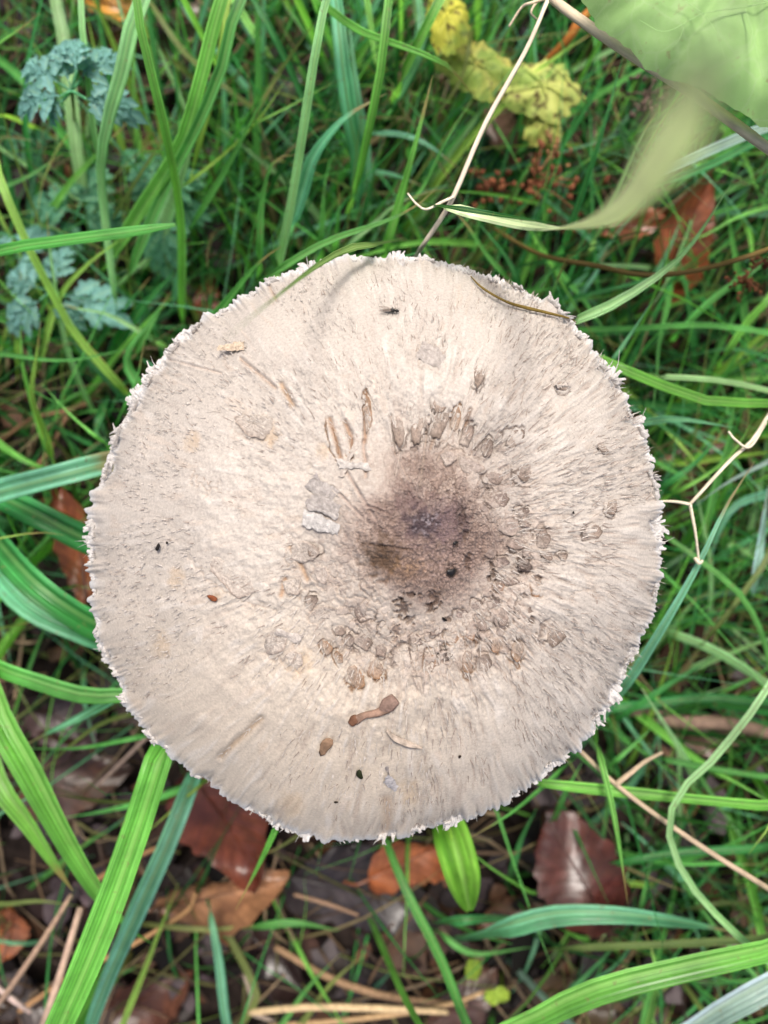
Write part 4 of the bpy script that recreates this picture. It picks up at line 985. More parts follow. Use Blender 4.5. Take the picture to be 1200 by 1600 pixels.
for a in [(492,412,14,14),(425,436,16,20),(660,402,10,26),(866,470,18,16,-.5),(885,490,14,18,.4),(965,594,16,14,.4),(1008,676,16,22),(1027,762,14,30),(1030,745,12,8),(268,540,14,18),(176,682,14,20),(141,824,16,20),
          (147,985,12,14),(194,1094,16,18,.4),(237,1158,12,20),(600,1308,20,14),(655,1296,14,24),(303,1212,10,16),(947,572,12,12),(810,442,8,14),(1008,972,10,12),(205,632,11,18),(230,590,12,16),(160,735,10,18),(150,775,9,14),(140,870,9,16),(144,930,9,14),(160,1020,11,16),(178,1052,12,18),(215,1116,12,18),
          (262,1172,10,22),(345,1232,9,16),(300,510,11,16),(345,486,10,16),(388,461,11,20),(545,405,8,18),(725,420,9,18),(770,434,9,14),(905,520,9,12),(985,640,9,12),(1020,738,9,14),(1030,850,7,14),(1028,925,9,12),(985,1035,8,14),
          (930,1128,8,14),(860,1200,7,14),(760,1266,8,16),(700,1290,8,14),(540,1309,9,12),(470,1300,8,12),(405,1276,8,14)]:
    tuft(*a)
def build_fringe():
    V, C, F, b = [], [], [], 0
    rg = np.random.default_rng(3)
    for q in range(1300):
        a = -math.pi + 2 * math.pi * (q + rg.random()) / 1300
        D = float(rimD(a)); ca, sa = math.cos(a), math.sin(a)
        clump = float(noise3(ca * 22, sa * 22, 0, 88)); hair = rg.random() < .10
        l = (.0001 + .0026 * clump ** 3) * rg.uniform(.4, 1.4); w = rg.uniform(.0009, .0022); endw = rg.uniform(.35, .8)
        if hair: l *= 1.9; w *= .3; endw = .1
        sw = rg.normal(0, .5); z0 = float(rimZ(a)) + rg.uniform(-.0010, .0003)
        for i in range(4):
            t = i / 3; r = D - .0022 + (l + .0019) * t
            for u in (-1, 0, 1):
                ww = w * (1 - (1 - endw) * t) * u / 2 + sw * l * t * t
                V.append((A3[0] + r * ca - ww * sa, A3[1] + r * sa + ww * ca, z0 + .0007 * math.sin(t * 2.6) - .0005 * t - .0003 * abs(u) + rg.normal(0, .0001))); C.append(np.array((.57, .55, .53)) * rg.uniform(.85, 1.08))
        F += grid_faces(4, 3, False, b); b += 12
    o = mesh_obj('margin_felt', V, F, M_FLAKE, MUSH, col=np.array(C)); o['kind'] = 'stuff'
build_fringe()
def build_fibrils():
    """loose fibres lying along the radius all over the cap"""
    V, C, F, b = [], [], [], 0
    rg = np.random.default_rng(5)
    for q in range(8500):
        a = rg.uniform(-math.pi, math.pi); rho = math.sqrt(rg.uniform(.10, 1.0))
        if rho > .985: continue
        D = float(rimD(a)); x, y = A3[0] + D * rho * math.cos(a), A3[1] + D * rho * math.sin(a)
        right = .5 + .5 * math.tanh((x * 1.0 - y * .7 + .01) / .03)
        L = rg.uniform(.0008, .0034) * (.6 + .4 * right); w = rg.uniform(.00012, .00034); aa = a + rg.normal(0, .22)
        dark = rg.random() < .16 + .16 * right
        c = np.array((.33, .27, .23)) if dark else np.array((.50, .45, .40))
        c = c * rg.uniform(.85, 1.1); lift = rg.uniform(.0001, .00055)
        for i in range(3):
            t = i / 2; X, Y = x + L * t * math.cos(aa), y + L * t * math.sin(aa)
            Z = float(cap_z(X, Y)) + .00016 + lift * t * t
            for u in (-1, 1):
                ww = u * w * (1 - .75 * t) / 2
                V.append((X - ww * math.sin(aa), Y + ww * math.cos(aa), Z)); C.append(c)
        F += grid_faces(3, 2, False, b); b += 6
    o = mesh_obj('fibres', V, F, M_FLAKE, MUSH, col=np.array(C)); o['kind'] = 'stuff'
build_fibrils()

# ------------------------------------------------------------------ things lying on the cap
def crumb(name, px, py, w, h, rot, thick, color, label, cat, mat=None, seed=0, lift=.0003):
    """small irregular fragment with thickness"""
    rg = np.random.default_rng(int(px + py * 3) + seed); c = cap_pt(px, py); s = mpp(c[2]); a0 = math.radians(-rot)
    nA, nR = 12, 6; V = []
    ph = rg.uniform(0, 6.28, 3)
    for i in range(nR + 1):
        lat = math.pi * i / nR
        for k in range(nA):
            a = 2 * math.pi * k / nA
            r = math.sin(lat) * .5 * (1 + .18 * math.sin(2 * a + ph[0]) + .14 * math.sin(3 * a + ph[1] + lat) + rg.normal(0, .05)) + .001
            ux, uy = r * w * s * math.cos(a), r * h * s * math.sin(a)
            x, y = c[0] + ux * math.cos(a0) - uy * math.sin(a0), c[1] + ux * math.sin(a0) + uy * math.cos(a0)
            V.append((x, y, float(cap_z(x, y)) + lift + thick * s * (.5 + .5 * math.cos(lat)) ** .8))
    o = mesh_obj(name, V, grid_faces(nR + 1, nA, True), mat or M_DEBRIS, color=color)
    tag(o, label, cat); return o
# brown dried fragment: two thick ends joined by a strap
frag = empty('plant_fragment'); tag(frag, 'reddish brown dried plant fragment lying on the lower part of the cap', 'plant fragment')
def frag_part(name, pts, rad, col):
    p = [cap_pt(x, y, .0011) for x, y in pts]
    tube(name, p, [r * mpp(.19) for r in rad], M_DEBRIS, frag, color=col, sides=8, flat=.45)
frag_part('strap', [(555,1124),(570,1116),(590,1112),(606,1104)], [7, 5, 6, 8], srgb(138,112,96))
frag_part('scale_end', [(596,1110),(606,1100),(618,1090)], [6, 12, 9], srgb(138,114,102))
frag_part('hooked_end', [(548,1130),(556,1122),(564,1124)], [5, 8, 4], srgb(108,76,58))
crumb('bract_flake', 509, 1165, 20, 32, 25, 4, srgb(134,108,86), 'small brown oval flake on the cap left of the fragment', 'flake')
crumb('green_speck', 562, 1208, 11, 17, -20, 8, srgb(38,42,22), 'dark green speck low on the cap', 'speck')
crumb('dark_speck', 248, 855, 8, 12, 20, 6, srgb(32,28,26), 'small black speck on the smooth left side of the cap', 'speck')
crumb('rust_crumb', 333, 934, 20, 8, 12, 6, srgb(128,72,44), 'rust brown crumb on the left side of the cap', 'crumb')
crumb('dark_grain', 262, 848, 5, 4, 0, 4, srgb(28,24,22), 'tiny black grain next to the black speck on the cap', 'grain')
crumb('black_mite', 711, 848, 9, 7, -35, 8, srgb(22,20,24), 'shiny black speck on the brown centre of the cap', 'speck', mat=M_FLY)
crumb('black_mite', 705, 894, 14, 15, -20, 8, srgb(22,20,28), 'bluish black clot below the shiny speck on the brown centre', 'speck', mat=M_FLY)
crumb('black_grain', 694, 967, 9, 5, 30, 5, srgb(18,15,14), 'black grain below the brown centre of the cap', 'grain')
crumb('black_grain', 895, 801, 5, 4, 30, 4, srgb(22,20,20), 'tiny black grain on the right side of the cap', 'grain')
crumb('black_grain', 718, 1181, 4, 7, 0, 4, srgb(40,30,26), 'tiny dark grain on the lower right of the cap', 'grain')
crumb('black_grain', 525, 1252, 6, 5, 0, 4, srgb(40,34,24), 'tiny dark grain near the bottom rim of the cap', 'grain')
# pale husk upper left
hus = strip('husk', 344, 546, 382, 540, 16, .002, (.60, .48, .36), None); tag(hus, 'pale orange torn husk on the upper left of the cap', 'husk')
# dull curled membrane
mem = tube('curled_membrane', [cap_pt(604,1140,.0006), cap_pt(617,1152,.0007), cap_pt(640,1162,.0008), cap_pt(660,1168,.0005)], [.0003, .0009, .0008, .0003], M_DEBRIS, color=srgb(170,156,142), flat=.3)
tag(mem, 'greyish curled membrane strip below the brown fragment', 'membrane')
# dry bent stalk lying over the upper right rim
dst = tube('dry_stalk', [cap_pt(735,434,.0011), cap_pt(750,450,.0013), cap_pt(775,466,.0013), cap_pt(802,478,.0013), cap_pt(850,490,.0013), cap_pt(888,500,.0016), P(900,504,.175)],
           [.00016, .0003, .0003, .00045, .0004, .0003, .0001], M_STALK, color=srgb(118,98,44))
tag(dst, 'thin olive brown grass stalk lying across the upper right rim', 'stalk')
# the fly
fly = empty('fly'); tag(fly, 'small dark fly with clear folded wings on the top of the cap', 'fly')
def flyp(x, y, l): return cap_pt(x, y, l)
tube('abdomen', [flyp(598,486,.0006), flyp(604,486.2,.0007), flyp(610,486.3,.0008)], [.00012, .00034, .00036], M_FLY, fly, sides=8)
tube('thorax', [flyp(609,486.2,.0008), flyp(613,486.4,.0010), flyp(617,487,.0009)], [.0003, .00052, .0003], M_FLY, fly, sides=8)
tube('head', [flyp(617,487,.0009), flyp(620,487.3,.0010), flyp(623,487.8,.0008)], [.0002, .00044, .0002], M_FLY, fly, sides=8)
for s in (-1, 1):
    o0 = [(613,486),(604,483 if s < 0 else 487.5),(593,479.5 if s < 0 else 488.5)]
    V, F = [], []
    for i in range(7):
        t = i / 6; x = 613 - 20.5 * t; y = 486 + (-4.6 if s < 0 else 2.4) * t ** .9
        w = 2.7 * math.sin(math.pi * min(1, .12 + .83 * t)) ** .7
        for u in (-1, 0, 1): V.append(flyp(x, y + u * w, .0013 + .0003 * t - .0001 * abs(u)))
    mesh_obj('wing', V, grid_faces(7, 3), M_WING, fly)
for (x, y, dx, dy) in [(612,487,2,6),(614,487,4,6),(610,487,-5,6),(612,485,2,-5),(615,485.5,5,-4),(609,485.5,-4,-4)]:
    tube('leg', [flyp(x, y, .0006), flyp(x + dx * .5, y + dy * .6, .0009), flyp(x + dx, y + dy, .0002)], [.00007, .00005], M_FLY, fly, sides=4, n=6)
for dy in (-2, 2.5): tube('antenna', [flyp(622,487.6,.0009), flyp(625,487.6 + dy, .0011)], [.00005, .00003], M_FLY, fly, sides=4, n=4)


# ------------------------------------------------------------------ fallen leaves
def fallen_leaf(px, py, L, W, rot, z, color, label, curl=0.25, tilt=(0, 0), seed=0, wavy=1.0, name='fallen_leaf', tipk=1.0):
    """oval pleated dead leaf: blade with side veins as folds, midrib and leaf stalk as parts. L, W in photo pixels, rot: direction of the tip on screen"""
    rg = np.random.default_rng(seed + int(px * 7 + py)); c = P(px, py, z); s = mpp(z); L *= s; W *= s; a0 = math.radians(rot)
    nu, nv = 41, 17; V, UV, C = [], [], []
    ph = rg.uniform(0, 6.28, 5)
    def pos(t, u):
        half = W / 2 * (math.sin(math.pi * min(1, max(0, t)) ** (0.82 * tipk)) ** .72)
        half *= 1 + .06 * math.sin(t * 40 + ph[0]) * wavy * abs(u)
        x = (t - .5) * L; y = u * half
        pleat = math.sin((t * 9 - abs(u) * 2.2) * 6.283) * .012 * L * (.3 + .7 * abs(u)) * wavy
        zz = pleat + curl * W * (abs(u) ** 2) * (.6 + .6 * math.sin(t * 5 + ph[1] + (1.2 if u > 0 else 0))) + .08 * L * math.sin(t * 4 + ph[2]) + .03 * L * math.sin(t * 9 + u * 3 + ph[3]) * wavy
        return x, y, zz
    def world(x, y, zz):
        zz2 = zz + x * tilt[0] + y * tilt[1]
        return (c[0] + x * math.cos(a0) - y * math.sin(a0), c[1] + x * math.sin(a0) + y * math.cos(a0), c[2] + zz2)
    for i in range(nu):
        for j in range(nv):
            t, u = i / (nu - 1), (j / (nv - 1) - .5) * 2
            V.append(world(*pos(t, u))); UV.append((j / (nv - 1), t))
    root = empty(name); tag(root, label, 'leaf', 'fallen leaves on the soil')
    bl = mesh_obj('leaf_blade', V, grid_faces(nu, nv), M_DRYLEAF, root, uv=UV, color=color)
    mid = []
    for t in np.linspace(0.02, .97, 9):
        x, y, zz = pos(t, 0); mid.append(world(x, y, zz + .0006))
    darker = tuple(v * .75 for v in color[:3])
    tube('midrib', mid, [.0008, .0005, .0002], M_DRYLEAF, bl, color=darker, sides=5)
    x, y, zz = pos(.02, 0); x2 = -.5 * L - .012
    tube('leaf_stalk', [world(x, y, zz), world(x2 + .006, .001, zz + .002), world(x2, .003, zz - .002)], [.0008, .0006], M_DRYLEAF, root, color=darker, sides=5)
    return root
O1, O2, O3, RB, TN, GY, DK = srgb(168,100,64), srgb(142,78,48), srgb(158,114,82), srgb(88,44,38), srgb(160,110,84), srgb(66,58,60), srgb(60,44,40)
fallen_leaf(1062,385,200,88,72,.035,O2,'orange brown curled leaf standing on edge below the blurred band', .7, (.3,.5), 1)
fallen_leaf(985,352,120,50,8,.03,O1,'small orange leaf just left of the curled orange one', .5, (0,.2), 2)
fallen_leaf(1030,478,100,60,50,.015,TN,'pinkish tan leaf under the arching pale blade', .3, (0,0), 3)
fallen_leaf(893,1345,165,135,120,.045,RB,'dark red-brown leaf cupped upright at lower right', .35, (-.2,.3), 4)
fallen_leaf(352,1285,210,150,-60,.03,srgb(112,58,42),'large shiny red-brown leaf under the lower left rim', .3, (.1,.2), 5)
fallen_leaf(645,1345,150,95,25,.03,O1,'orange leaf with pale edge under the bottom rim', .4, (.1,.2), 6)
fallen_leaf(118,850,190,62,100,.05,O2,'rust orange leaf half hidden left of the mushroom', .3, (0,.3), 7)
fallen_leaf(345,1395,230,80,18,.018,O3,'pale orange-brown crumpled leaf at lower left', .5, (0,0), 8)
fallen_leaf(575,1400,260,130,-15,.012,GY,'dark grey-brown rotting leaf below the cap', .18, (0,0), 9)
fallen_leaf(325,470,70,36,70,.03,srgb(140,72,50),'small red-brown leaf at the upper left rim', .4, (0,.2), 10)
fallen_leaf(110,1215,200,100,10,.01,srgb(86,60,50),'brown rotting leaf on the soil behind the crossing blades', .3, (0,0), 11)
fallen_leaf(15,1450,90,60,80,.012,srgb(150,90,56),'brown leaf cut by the left edge near the bottom', .3, (0,0), 12)
fallen_leaf(230,1560,170,90,30,.008,srgb(112,72,56),'brown leaf lying near the bottom edge at left', .4, (0,0), 13)
fallen_leaf(430,1500,130,80,-40,.006,srgb(58,42,40),'dim dark leaf below the pale orange-brown one', .3, (0,0), 14)
fallen_leaf(180,14,110,60,-20,.02,srgb(196,140,62),'ochre yellow leaf at the top edge', .4, (0,.2), 15)
fallen_leaf(100,1130,130,80,-30,.008,srgb(92,72,74),'greyish mauve leaf in the gap at left', .25, (0,0), 16)
fallen_leaf(780,215,110,50,-70,.03,srgb(128,98,84),'withered greyish brown leaf under the spotted yellow leaf', .6, (0,0), 17)
fallen_leaf(720,1560,150,70,40,.014,srgb(96,70,60),'dark leaf by the long stalk at the bottom edge', .3, (0,0), 18)
fallen_leaf(900,1560,170,90,-20,.014,srgb(84,66,48),'brown leaf under the broad ribbed blade at the bottom', .3, (0,0), 19)
fallen_leaf(1150,1440,90,70,60,.02,srgb(120,96,78),'frayed tan leaf near the right edge low down', .6, (0,0), 20)
fallen_leaf(1100,700,150,60,30,.006,srgb(150,104,80),'tan leaf deep in the grass right of the mushroom', .3, (0,0), 21)
fallen_leaf(300,60,150,70,50,.014,srgb(76,66,48),'dark brown leaf in the shade near the top left', .3, (0,0), 22)
fallen_leaf(440,120,120,70,80,.014,srgb(64,62,54),'dim brown leaf behind the tall pale stalk', .3, (0,0), 23)
fallen_leaf(800,1430,120,60,10,.014,srgb(104,74,54),'brown leaf shaded by the broad bluish blade', .3, (0,0), 24)
fallen_leaf(60,1560,150,80,-10,.012,srgb(70,62,58),'dark leaf under the tan stalks in the corner', .3, (0,0), 25)
fallen_leaf(1090,1150,160,60,5,.008,srgb(120,92,78),'dull brown leaf beside the woody twig', .3, (0,0), 26)

# ------------------------------------------------------------------ dry stems and twigs
def stem3(name, pts, radii, color, label, cat='stem', branches=(), bname='side_branch', sides=8):
    """pts: (px, py, z); radii in photo pixels at that height"""
    root = empty(name); tag(root, label, cat)
    p = [P(*q) for q in pts]; r = [a * mpp(q[2]) for a, q in zip(np.interp(np.linspace(0, 1, len(pts)), np.linspace(0, 1, len(radii)), radii), pts)]
    tube('stalk', p, r, M_STALK, root, color=color, sides=sides, n=10 * len(pts))
    for bpts, brad in branches:
        tube(bname, [P(*q) for q in bpts], [brad * mpp(bpts[0][2]), brad * .6 * mpp(bpts[-1][2])], M_STALK, root, color=tuple(min(1, v * 1.1) for v in color), sides=6, n=8 * len(bpts))
    return root
stem3('dead_weed', [(800,-60,.10),(858,-6,.165),(925,44,.175),(1000,94,.18),(1085,148,.18),(1210,240,.175),(1300,310,.05),(1330,330,0)], [6,6,8,8,8,8,8,8], srgb(216,198,170),
      'thick hairy brown stem slanting across the top right corner', branches=[([(858,-4,.166),(832,4,.17),(815,12,.168),(795,42,.165)], 3), ([(845,-6,.166),(830,18,.166),(838,30,.164)], 2.5)], bname='withered_bract')
stem3('pale_dry_stem', [(855,2,.172),(822,78,.172),(760,190,.168),(712,300,.163),(690,340,.158),(658,388,.150),(640,420,.10),(630,440,0)], [3.4,4,4,4.2,4,4,4,4], srgb(226,212,190),
      'pale straight dry stem slanting down to the top rim', branches=[([(708,308,.163),(690,316,.165),(666,327,.167),(650,318,.168),(637,302,.168)], 2.6)], bname='hooked_side_branch')
stem3('forked_twig', [(1230,600,.02),(1206,640,.14),(1175,688,.155),(1140,720,.158),(1078,788,.160)], [3.6,3.6,3.6,3.2,2.8], srgb(216,204,180),
      'dry pale twig forking in two right of the cap', branches=[([(1078,788,.160),(1056,784,.163),(1030,783,.168)], 3), ([(1078,788,.160),(1086,830,.158),(1092,878,.154)], 3), ([(1196,660,.15),(1172,698,.158),(1150,688,.160),(1138,674,.160)], 3), ([(1086,872,.154),(1092,880,.155),(1098,876,.155)], 3.4)], bname='fork')
stem3('brown_grass_stalk', [(760,350,.02),(840,396,.10),(930,415,.12),(1010,430,.13),(1100,420,.135),(1210,386,.13),(1270,360,0)], [3,3.5,4,4,4.5,5,5], srgb(112,92,48), 'olive brown stalk running level below the blurred band')
stem3('tan_straw', [(40,1660,0),(66,1606,.07),(98,1510,.075),(126,1418,.07)], [5,6.5,6.5,5], srgb(176,150,132), 'wide tan straw standing at the bottom left edge', cat='straw')
stem3('tan_straw', [(-20,1590,.05),(10,1552,.06),(60,1480,.065),(112,1398,.06)], [4,4.5,4.5,3.5], srgb(158,132,112), 'narrower tan straw beside the wide one in the bottom left corner', cat='straw')
stem3('tan_straw', [(-10,1538,.05),(20,1562,.055),(48,1582,.05)], [4,4.5,3], srgb(190,168,160), 'short pinkish straw in the bottom left corner', cat='straw')
stem3('tan_straw', [(390,1582,.03),(480,1574,.04),(600,1576,.045),(700,1582,.04)], [5,5.5,5.5,4], srgb(196,170,132), 'pale straw lying level at the bottom edge', cat='straw')
stem3('tan_straw', [(420,1604,.03),(560,1592,.035),(690,1572,.035),(770,1545,.03)], [4,4.5,4.5,3], srgb(170,140,104), 'thinner straw lying below the pale level one', cat='straw')
stem3('tan_straw', [(430,1480,.02),(520,1530,.03),(620,1560,.03),(730,1570,.03)], [5,6,6,4], srgb(140,112,86), 'dull brown straw crossing above the pale level one', cat='straw')
stem3('tan_straw', [(150,1375,.03),(215,1338,.035),(280,1312,.03)], [4,4.5,3], srgb(150,112,78), 'brown straw poking out behind the striped blade', cat='straw')
stem3('tan_straw', [(30,1580,.02),(120,1520,.03),(200,1480,.035),(290,1425,.03),(305,1395,.03)], [4,4,4,3], srgb(172,132,92), 'ochre straw lying below the crossing blades', cat='straw')
stem3('tan_straw', [(460,1398,.03),(510,1412,.035),(560,1430,.03)], [3,3.4,2.4], srgb(140,112,92), 'thin straw lying on the grey rotting leaf', cat='straw')
stem3('dry_grass_stalk', [(880,1150,.10),(905,1172,.12),(970,1232,.125),(1080,1312,.125),(1206,1392,.12),(1260,1425,0)], [3,4,4.5,4.5,4.5,4.5], srgb(176,156,132), 'straight beige stalk slanting down right from the lower right rim',
      branches=[([(962,1226,.125),(985,1208,.125),(1008,1190,.12),(1034,1176,.11)], 4.5)])
stem3('woody_twig', [(930,1098,.03),(1000,1112,.035),(1060,1128,.04),(1130,1130,.04),(1220,1150,.03)], [8,10,11,11,10], srgb(128,104,92), 'thick woody grey-brown twig lying right of the lower rim', cat='twig')
stem3('orange_stalk', [(855,96,.05),(885,65,.06),(905,35,.065),(930,8,.065)], [6,7,7,5], srgb(180,112,52), 'orange dead stalk behind the brown stem at the top', cat='stalk')
stem3('rusty_stalk', [(136,540,.05),(165,575,.055),(198,612,.05)], [4,4.5,3.5], srgb(186,128,84), 'rusty straw left of the upper left rim', cat='straw')
stem3('tan_straw', [(0,690,.02),(50,655,.03),(110,640,.03),(160,620,.02)], [3,3.5,3.5,3], srgb(128,96,72), 'brown straw lying low behind the upright pair at left', cat='straw')
stem3('tan_straw', [(20,760,.02),(70,715,.03),(105,650,.03)], [4,4,3], srgb(132,100,76), 'brown straw slanting low behind the broad left blades', cat='straw')
stem3('tan_straw', [(380,1520,.015),(392,1556,.02),(388,1580,.02),(430,1596,.02)], [3,3.4,3.4,3], srgb(150,134,122), 'curled grey straw near the bottom edge', cat='straw')
stem3('dead_stalk', [(270,1170,.02),(268,1120,.03),(150,1230,.03)], [3,3,3], srgb(150,128,118), 'grey dead stalk among the brown leaves at left', cat='straw')

# dry seed heads: stalked clusters of small nubs
def seed_head(px, py, z, n, sx, sy, color, label, seed=0, r0=4.0):
    rg = np.random.default_rng(seed); root = empty('seed_head'); tag(root, label, 'seed head')
    c = P(px, py, z); s = mpp(z)
    tube('stalk', [P(px + 40, py + 10, -.004), P(px + 15, py + 5, z * .6), c], [.0008, .0006], M_STALK, root, color=tuple(v * .7 for v in color))
    for k in range(n):
        q = c + np.array([rg.normal(0, sx * s), rg.normal(0, sy * s), rg.normal(0, .003)])
        d = rg.normal(0, 1, 3); d /= np.linalg.norm(d); l = rg.uniform(1.2, 2.6) * r0 * s
        col = tuple(np.array(color) * rg.uniform(.55, 1.25))
        tube('seed', [q - d * l * .5, q, q + d * l * .5], [r0 * s * .35, r0 * s * rg.uniform(.6, 1), r0 * s * .2], M_DEBRIS, root, color=col, sides=6, n=6)
        if k % 3 == 0: tube('pedicel', [c, (c + q) / 2 + np.array([0, 0, .002]), q], [.0004, .0003], M_STALK, root, color=color, sides=4, n=6)
seed_head(1160, 440, .11, 26, 16, 16, srgb(110,66,42), 'brown seed cluster near the right edge, lower left of two', 1)
seed_head(1192, 408, .11, 20, 12, 10, srgb(104,62,42), 'brown seed cluster cut by the right edge', 2)
seed_head(835, 285, .06, 34, 34, 20, srgb(120,72,48), 'rusty withered flower head below the spotted yellow leaf', 3, 7)
seed_head(775, 295, .055, 22, 26, 16, srgb(112,66,44), 'rusty withered flower head left of its larger neighbour', 4, 6.5)
seed_head(1010, 150, .07, 26, 22, 22, srgb(104,86,76), 'grey-brown withered flower head under the brown stem', 5, 5)
seed_head(865, 235, .065, 16, 14, 22, srgb(150,110,76), 'tan withered bud cluster under the spotted leaf tip', 6, 4)


# ------------------------------------------------------------------ broad and lobed leaves
def lobe_outline(L, W, teeth, rg):
    """toothed oval lobe from the base (0,0) along +x"""
    pts = []; n = 26
    for i in range(n):
        t = i / (n - 1); h = W / 2 * math.sin(math.pi * t ** 1.25) ** .8
        h *= 1 - .38 * (0.5 + 0.5 * math.cos(t * teeth * 6.283)) * (t > .3)
        pts.append((t * L, h))
    return pts

def leaflet_mesh(name, c, z, ang, L, parent, color, rg, mat=None):
    """feathered leaflet: a terminal lobe and side lobes on one midline; all one continuous blade"""
    V, F, UV = [], [], []
    def add(x0, y0, a, l, w, dz):
        top = lobe_outline(l, w, 3, rg); n = len(top); b = len(V)
        for (x, h) in top:
            for u in (-1, 0, 1):
                X, Y = x0 + x * math.cos(a) - u * h * math.sin(a), y0 + x * math.sin(a) + u * h * math.cos(a)
                rr = math.hypot(X, Y) / L
                Z = dz + .0025 * abs(u) * (h / (w / 2 + 1e-9)) - .010 * rr * rr + rg.normal(0, .0002)
                V.append((c[0] + X * math.cos(ang) - Y * math.sin(ang), c[1] + X * math.sin(ang) + Y * math.cos(ang), z + Z)); UV.append((.5 + u * .5, x / l))
        F.extend(grid_faces(n, 3, False, b))
    add(.35 * L, 0, rg.normal(0, .08), .68 * L, .34 * L, .0008)
    add(0, 0, 0, .5 * L, .16 * L, 0)
    for q, (x, l) in enumerate(((.10, .46), (.30, .50), (.50, .42))):
        for s in (-1, 1):
            add(x * L, 0, s * (1.0 - .2 * q) + rg.normal(0, .1), l * L * rg.uniform(.9, 1.15), .28 * L, .0004 * (q + 1))
    return mesh_obj(name, V, F, mat or M_LEAF, parent, uv=UV, color=tuple(np.array(color) * rg.uniform(.85, 1.12)))

def feathered_leaf(node, z, leaflets, color, label, root_px=None, seed=0):
    """node: photo pixel where the leaflets meet; leaflets: (px, py of tip, scale)"""
    rg = np.random.default_rng(seed); root = empty('feathered_leaf'); tag(root, label, 'leaf', 'blue-green feathered leaves at left')
    c = P(*node, z)
    r = P(*(root_px or (node[0] + 30, node[1] + 60)), -.004)
    tube('leaf_stalk', [r, (r + c) / 2 + np.array([.004, 0, .01]), c], [.0009, .0006], M_GRASS, root, color=GREENS['olive'], sides=6)
    for (bx, by, tx, ty) in leaflets:
        b = P(bx, by, z + rg.uniform(-.003, .005)); t = P(tx, ty, z)
        tube('leaflet_stalk', [c, (c + b) / 2, b], [.0006, .0005], M_GRASS, root, color=GREENS['blue'], sides=5, n=6)
        leaflet_mesh('leaflet', b, b[2], math.atan2(t[1] - b[1], t[0] - b[0]), math.hypot(t[0] - b[0], t[1] - b[1]), root, color, rg)
BG = srgb(116,164,156); BG2 = srgb(88,144,112)
feathered_leaf((112,142), .118, [(92,130,22,85),(95,150,18,165),(108,128,98,38),(128,122,185,62),(135,155,222,178),(95,160,72,190),(120,110,120,55)], BG, 'blue-green feathered leaf at the top left, the brightest and topmost', (118,240), 1)
feathered_leaf((258,318), .06, [(250,310,195,245),(262,305,318,262),(255,330,262,432),(270,320,322,330)], BG2, 'feathered leaf hidden behind the upright bunch', (250,380), 2)
feathered_leaf((78,455), .07, [(105,462,198,488),(60,450,-5,420),(62,470,-2,510),(88,440,96,380),(92,475,128,512)], BG, 'blue-green feathered leaf low at left with a long pointed leaflet', (95,520), 3)
feathered_leaf((25,395), .05, [(20,390,-8,372),(32,388,75,350),(30,405,68,430)], BG, 'small feathered leaf at the left edge under the flat blade', (30,450), 4)
feathered_leaf((120,335), .045, [(112,330,40,312),(125,320,160,255),(132,340,200,345),(115,345,90,395)], BG2, 'dim green feathered leaf between the two blue-green ones', (125,400), 5)
feathered_leaf((35,222), .04, [(30,220,-6,240),(42,215,70,200),(38,232,60,262)], BG2, 'dim feathered leaf at the left edge below the topmost one', (40,280), 6)
feathered_leaf((215,270), .05, [(210,262,190,225),(222,262,245,230),(225,275,262,285)], BG2, 'small green feathered leaf left of the tall stalk', (220,330), 7)
feathered_leaf((730,240), .03, [(725,236,690,225),(738,232,770,205),(735,250,752,285),(745,240,795,250)], srgb(58,104,82), 'dark green feathered leaf in the shade under the spotted leaf', (735,300), 8)

def irregular_leaf(name, px, py, rx, ry, z, color, mat, label, cat, seed, rot=0, lobes=7, amp=.22, dome=.004):
    rg = np.random.default_rng(seed); c = P(px, py, z); s = mpp(z); nA, nR = 72, 12; V, UV = [], []
    ph = rg.uniform(0, 6.28, 4); a0 = math.radians(rot)
    for r in range(nR + 1):
        q = r / nR
        for k in range(nA):
            a = 2 * math.pi * k / nA
            ro = 1 + amp * math.sin(lobes * a + ph[0]) + amp * .5 * math.sin((lobes * 2 + 1) * a + ph[1]) + .045 * math.sin(17 * a + ph[2]) + .03 * math.sin(29 * a + ph[3])
            X, Y = q * ro * rx * s * math.cos(a), q * ro * ry * s * math.sin(a)
            Z = dome * (1 - q * q) + .0010 * math.sin(5 * a + 5 * q + ph[3]) * q + .0003 * math.sin(X * 900) * math.sin(Y * 800)
            V.append((c[0] + X * math.cos(a0) - Y * math.sin(a0), c[1] + X * math.sin(a0) + Y * math.cos(a0), c[2] + Z)); UV.append((.5 + .5 * q * math.cos(a), .5 + .5 * q * math.sin(a)))
    root = empty(name); tag(root, label, cat)
    bl = mesh_obj('leaf_blade', V, grid_faces(nR + 1, nA, True), mat, root, uv=UV, color=color)
    for k in range(5):
        a = 2 * math.pi * k / 5 + rg.uniform(-.3, .3); w = lambda q: (c[0] + q * rx * s * math.cos(a + a0), c[1] + q * ry * s * math.sin(a + a0), c[2] + dome * (1 - q * q) + .0007)
        tube('vein', [w(.0), w(.4), w(.8)], [.0005, .0002], mat, bl, color=tuple(min(1, v * 1.2) for v in color), sides=5, n=8)
    tube('leaf_stalk', [(c[0], c[1], c[2]), (c[0] + .004, c[1] - .008, c[2] - .01), (c[0] + .008, c[1] - .012, -.004)], [.0008, .0007], mat, root, color=color, sides=6)
    return root
irregular_leaf('spotted_leaf', 846, 142, 62, 46, .065, srgb(176,182,98), M_SPOTTED, 'yellow-green leaf with brown spots, rightmost of the spotted leaves', 'leaf', 3, -15, 5, .09)
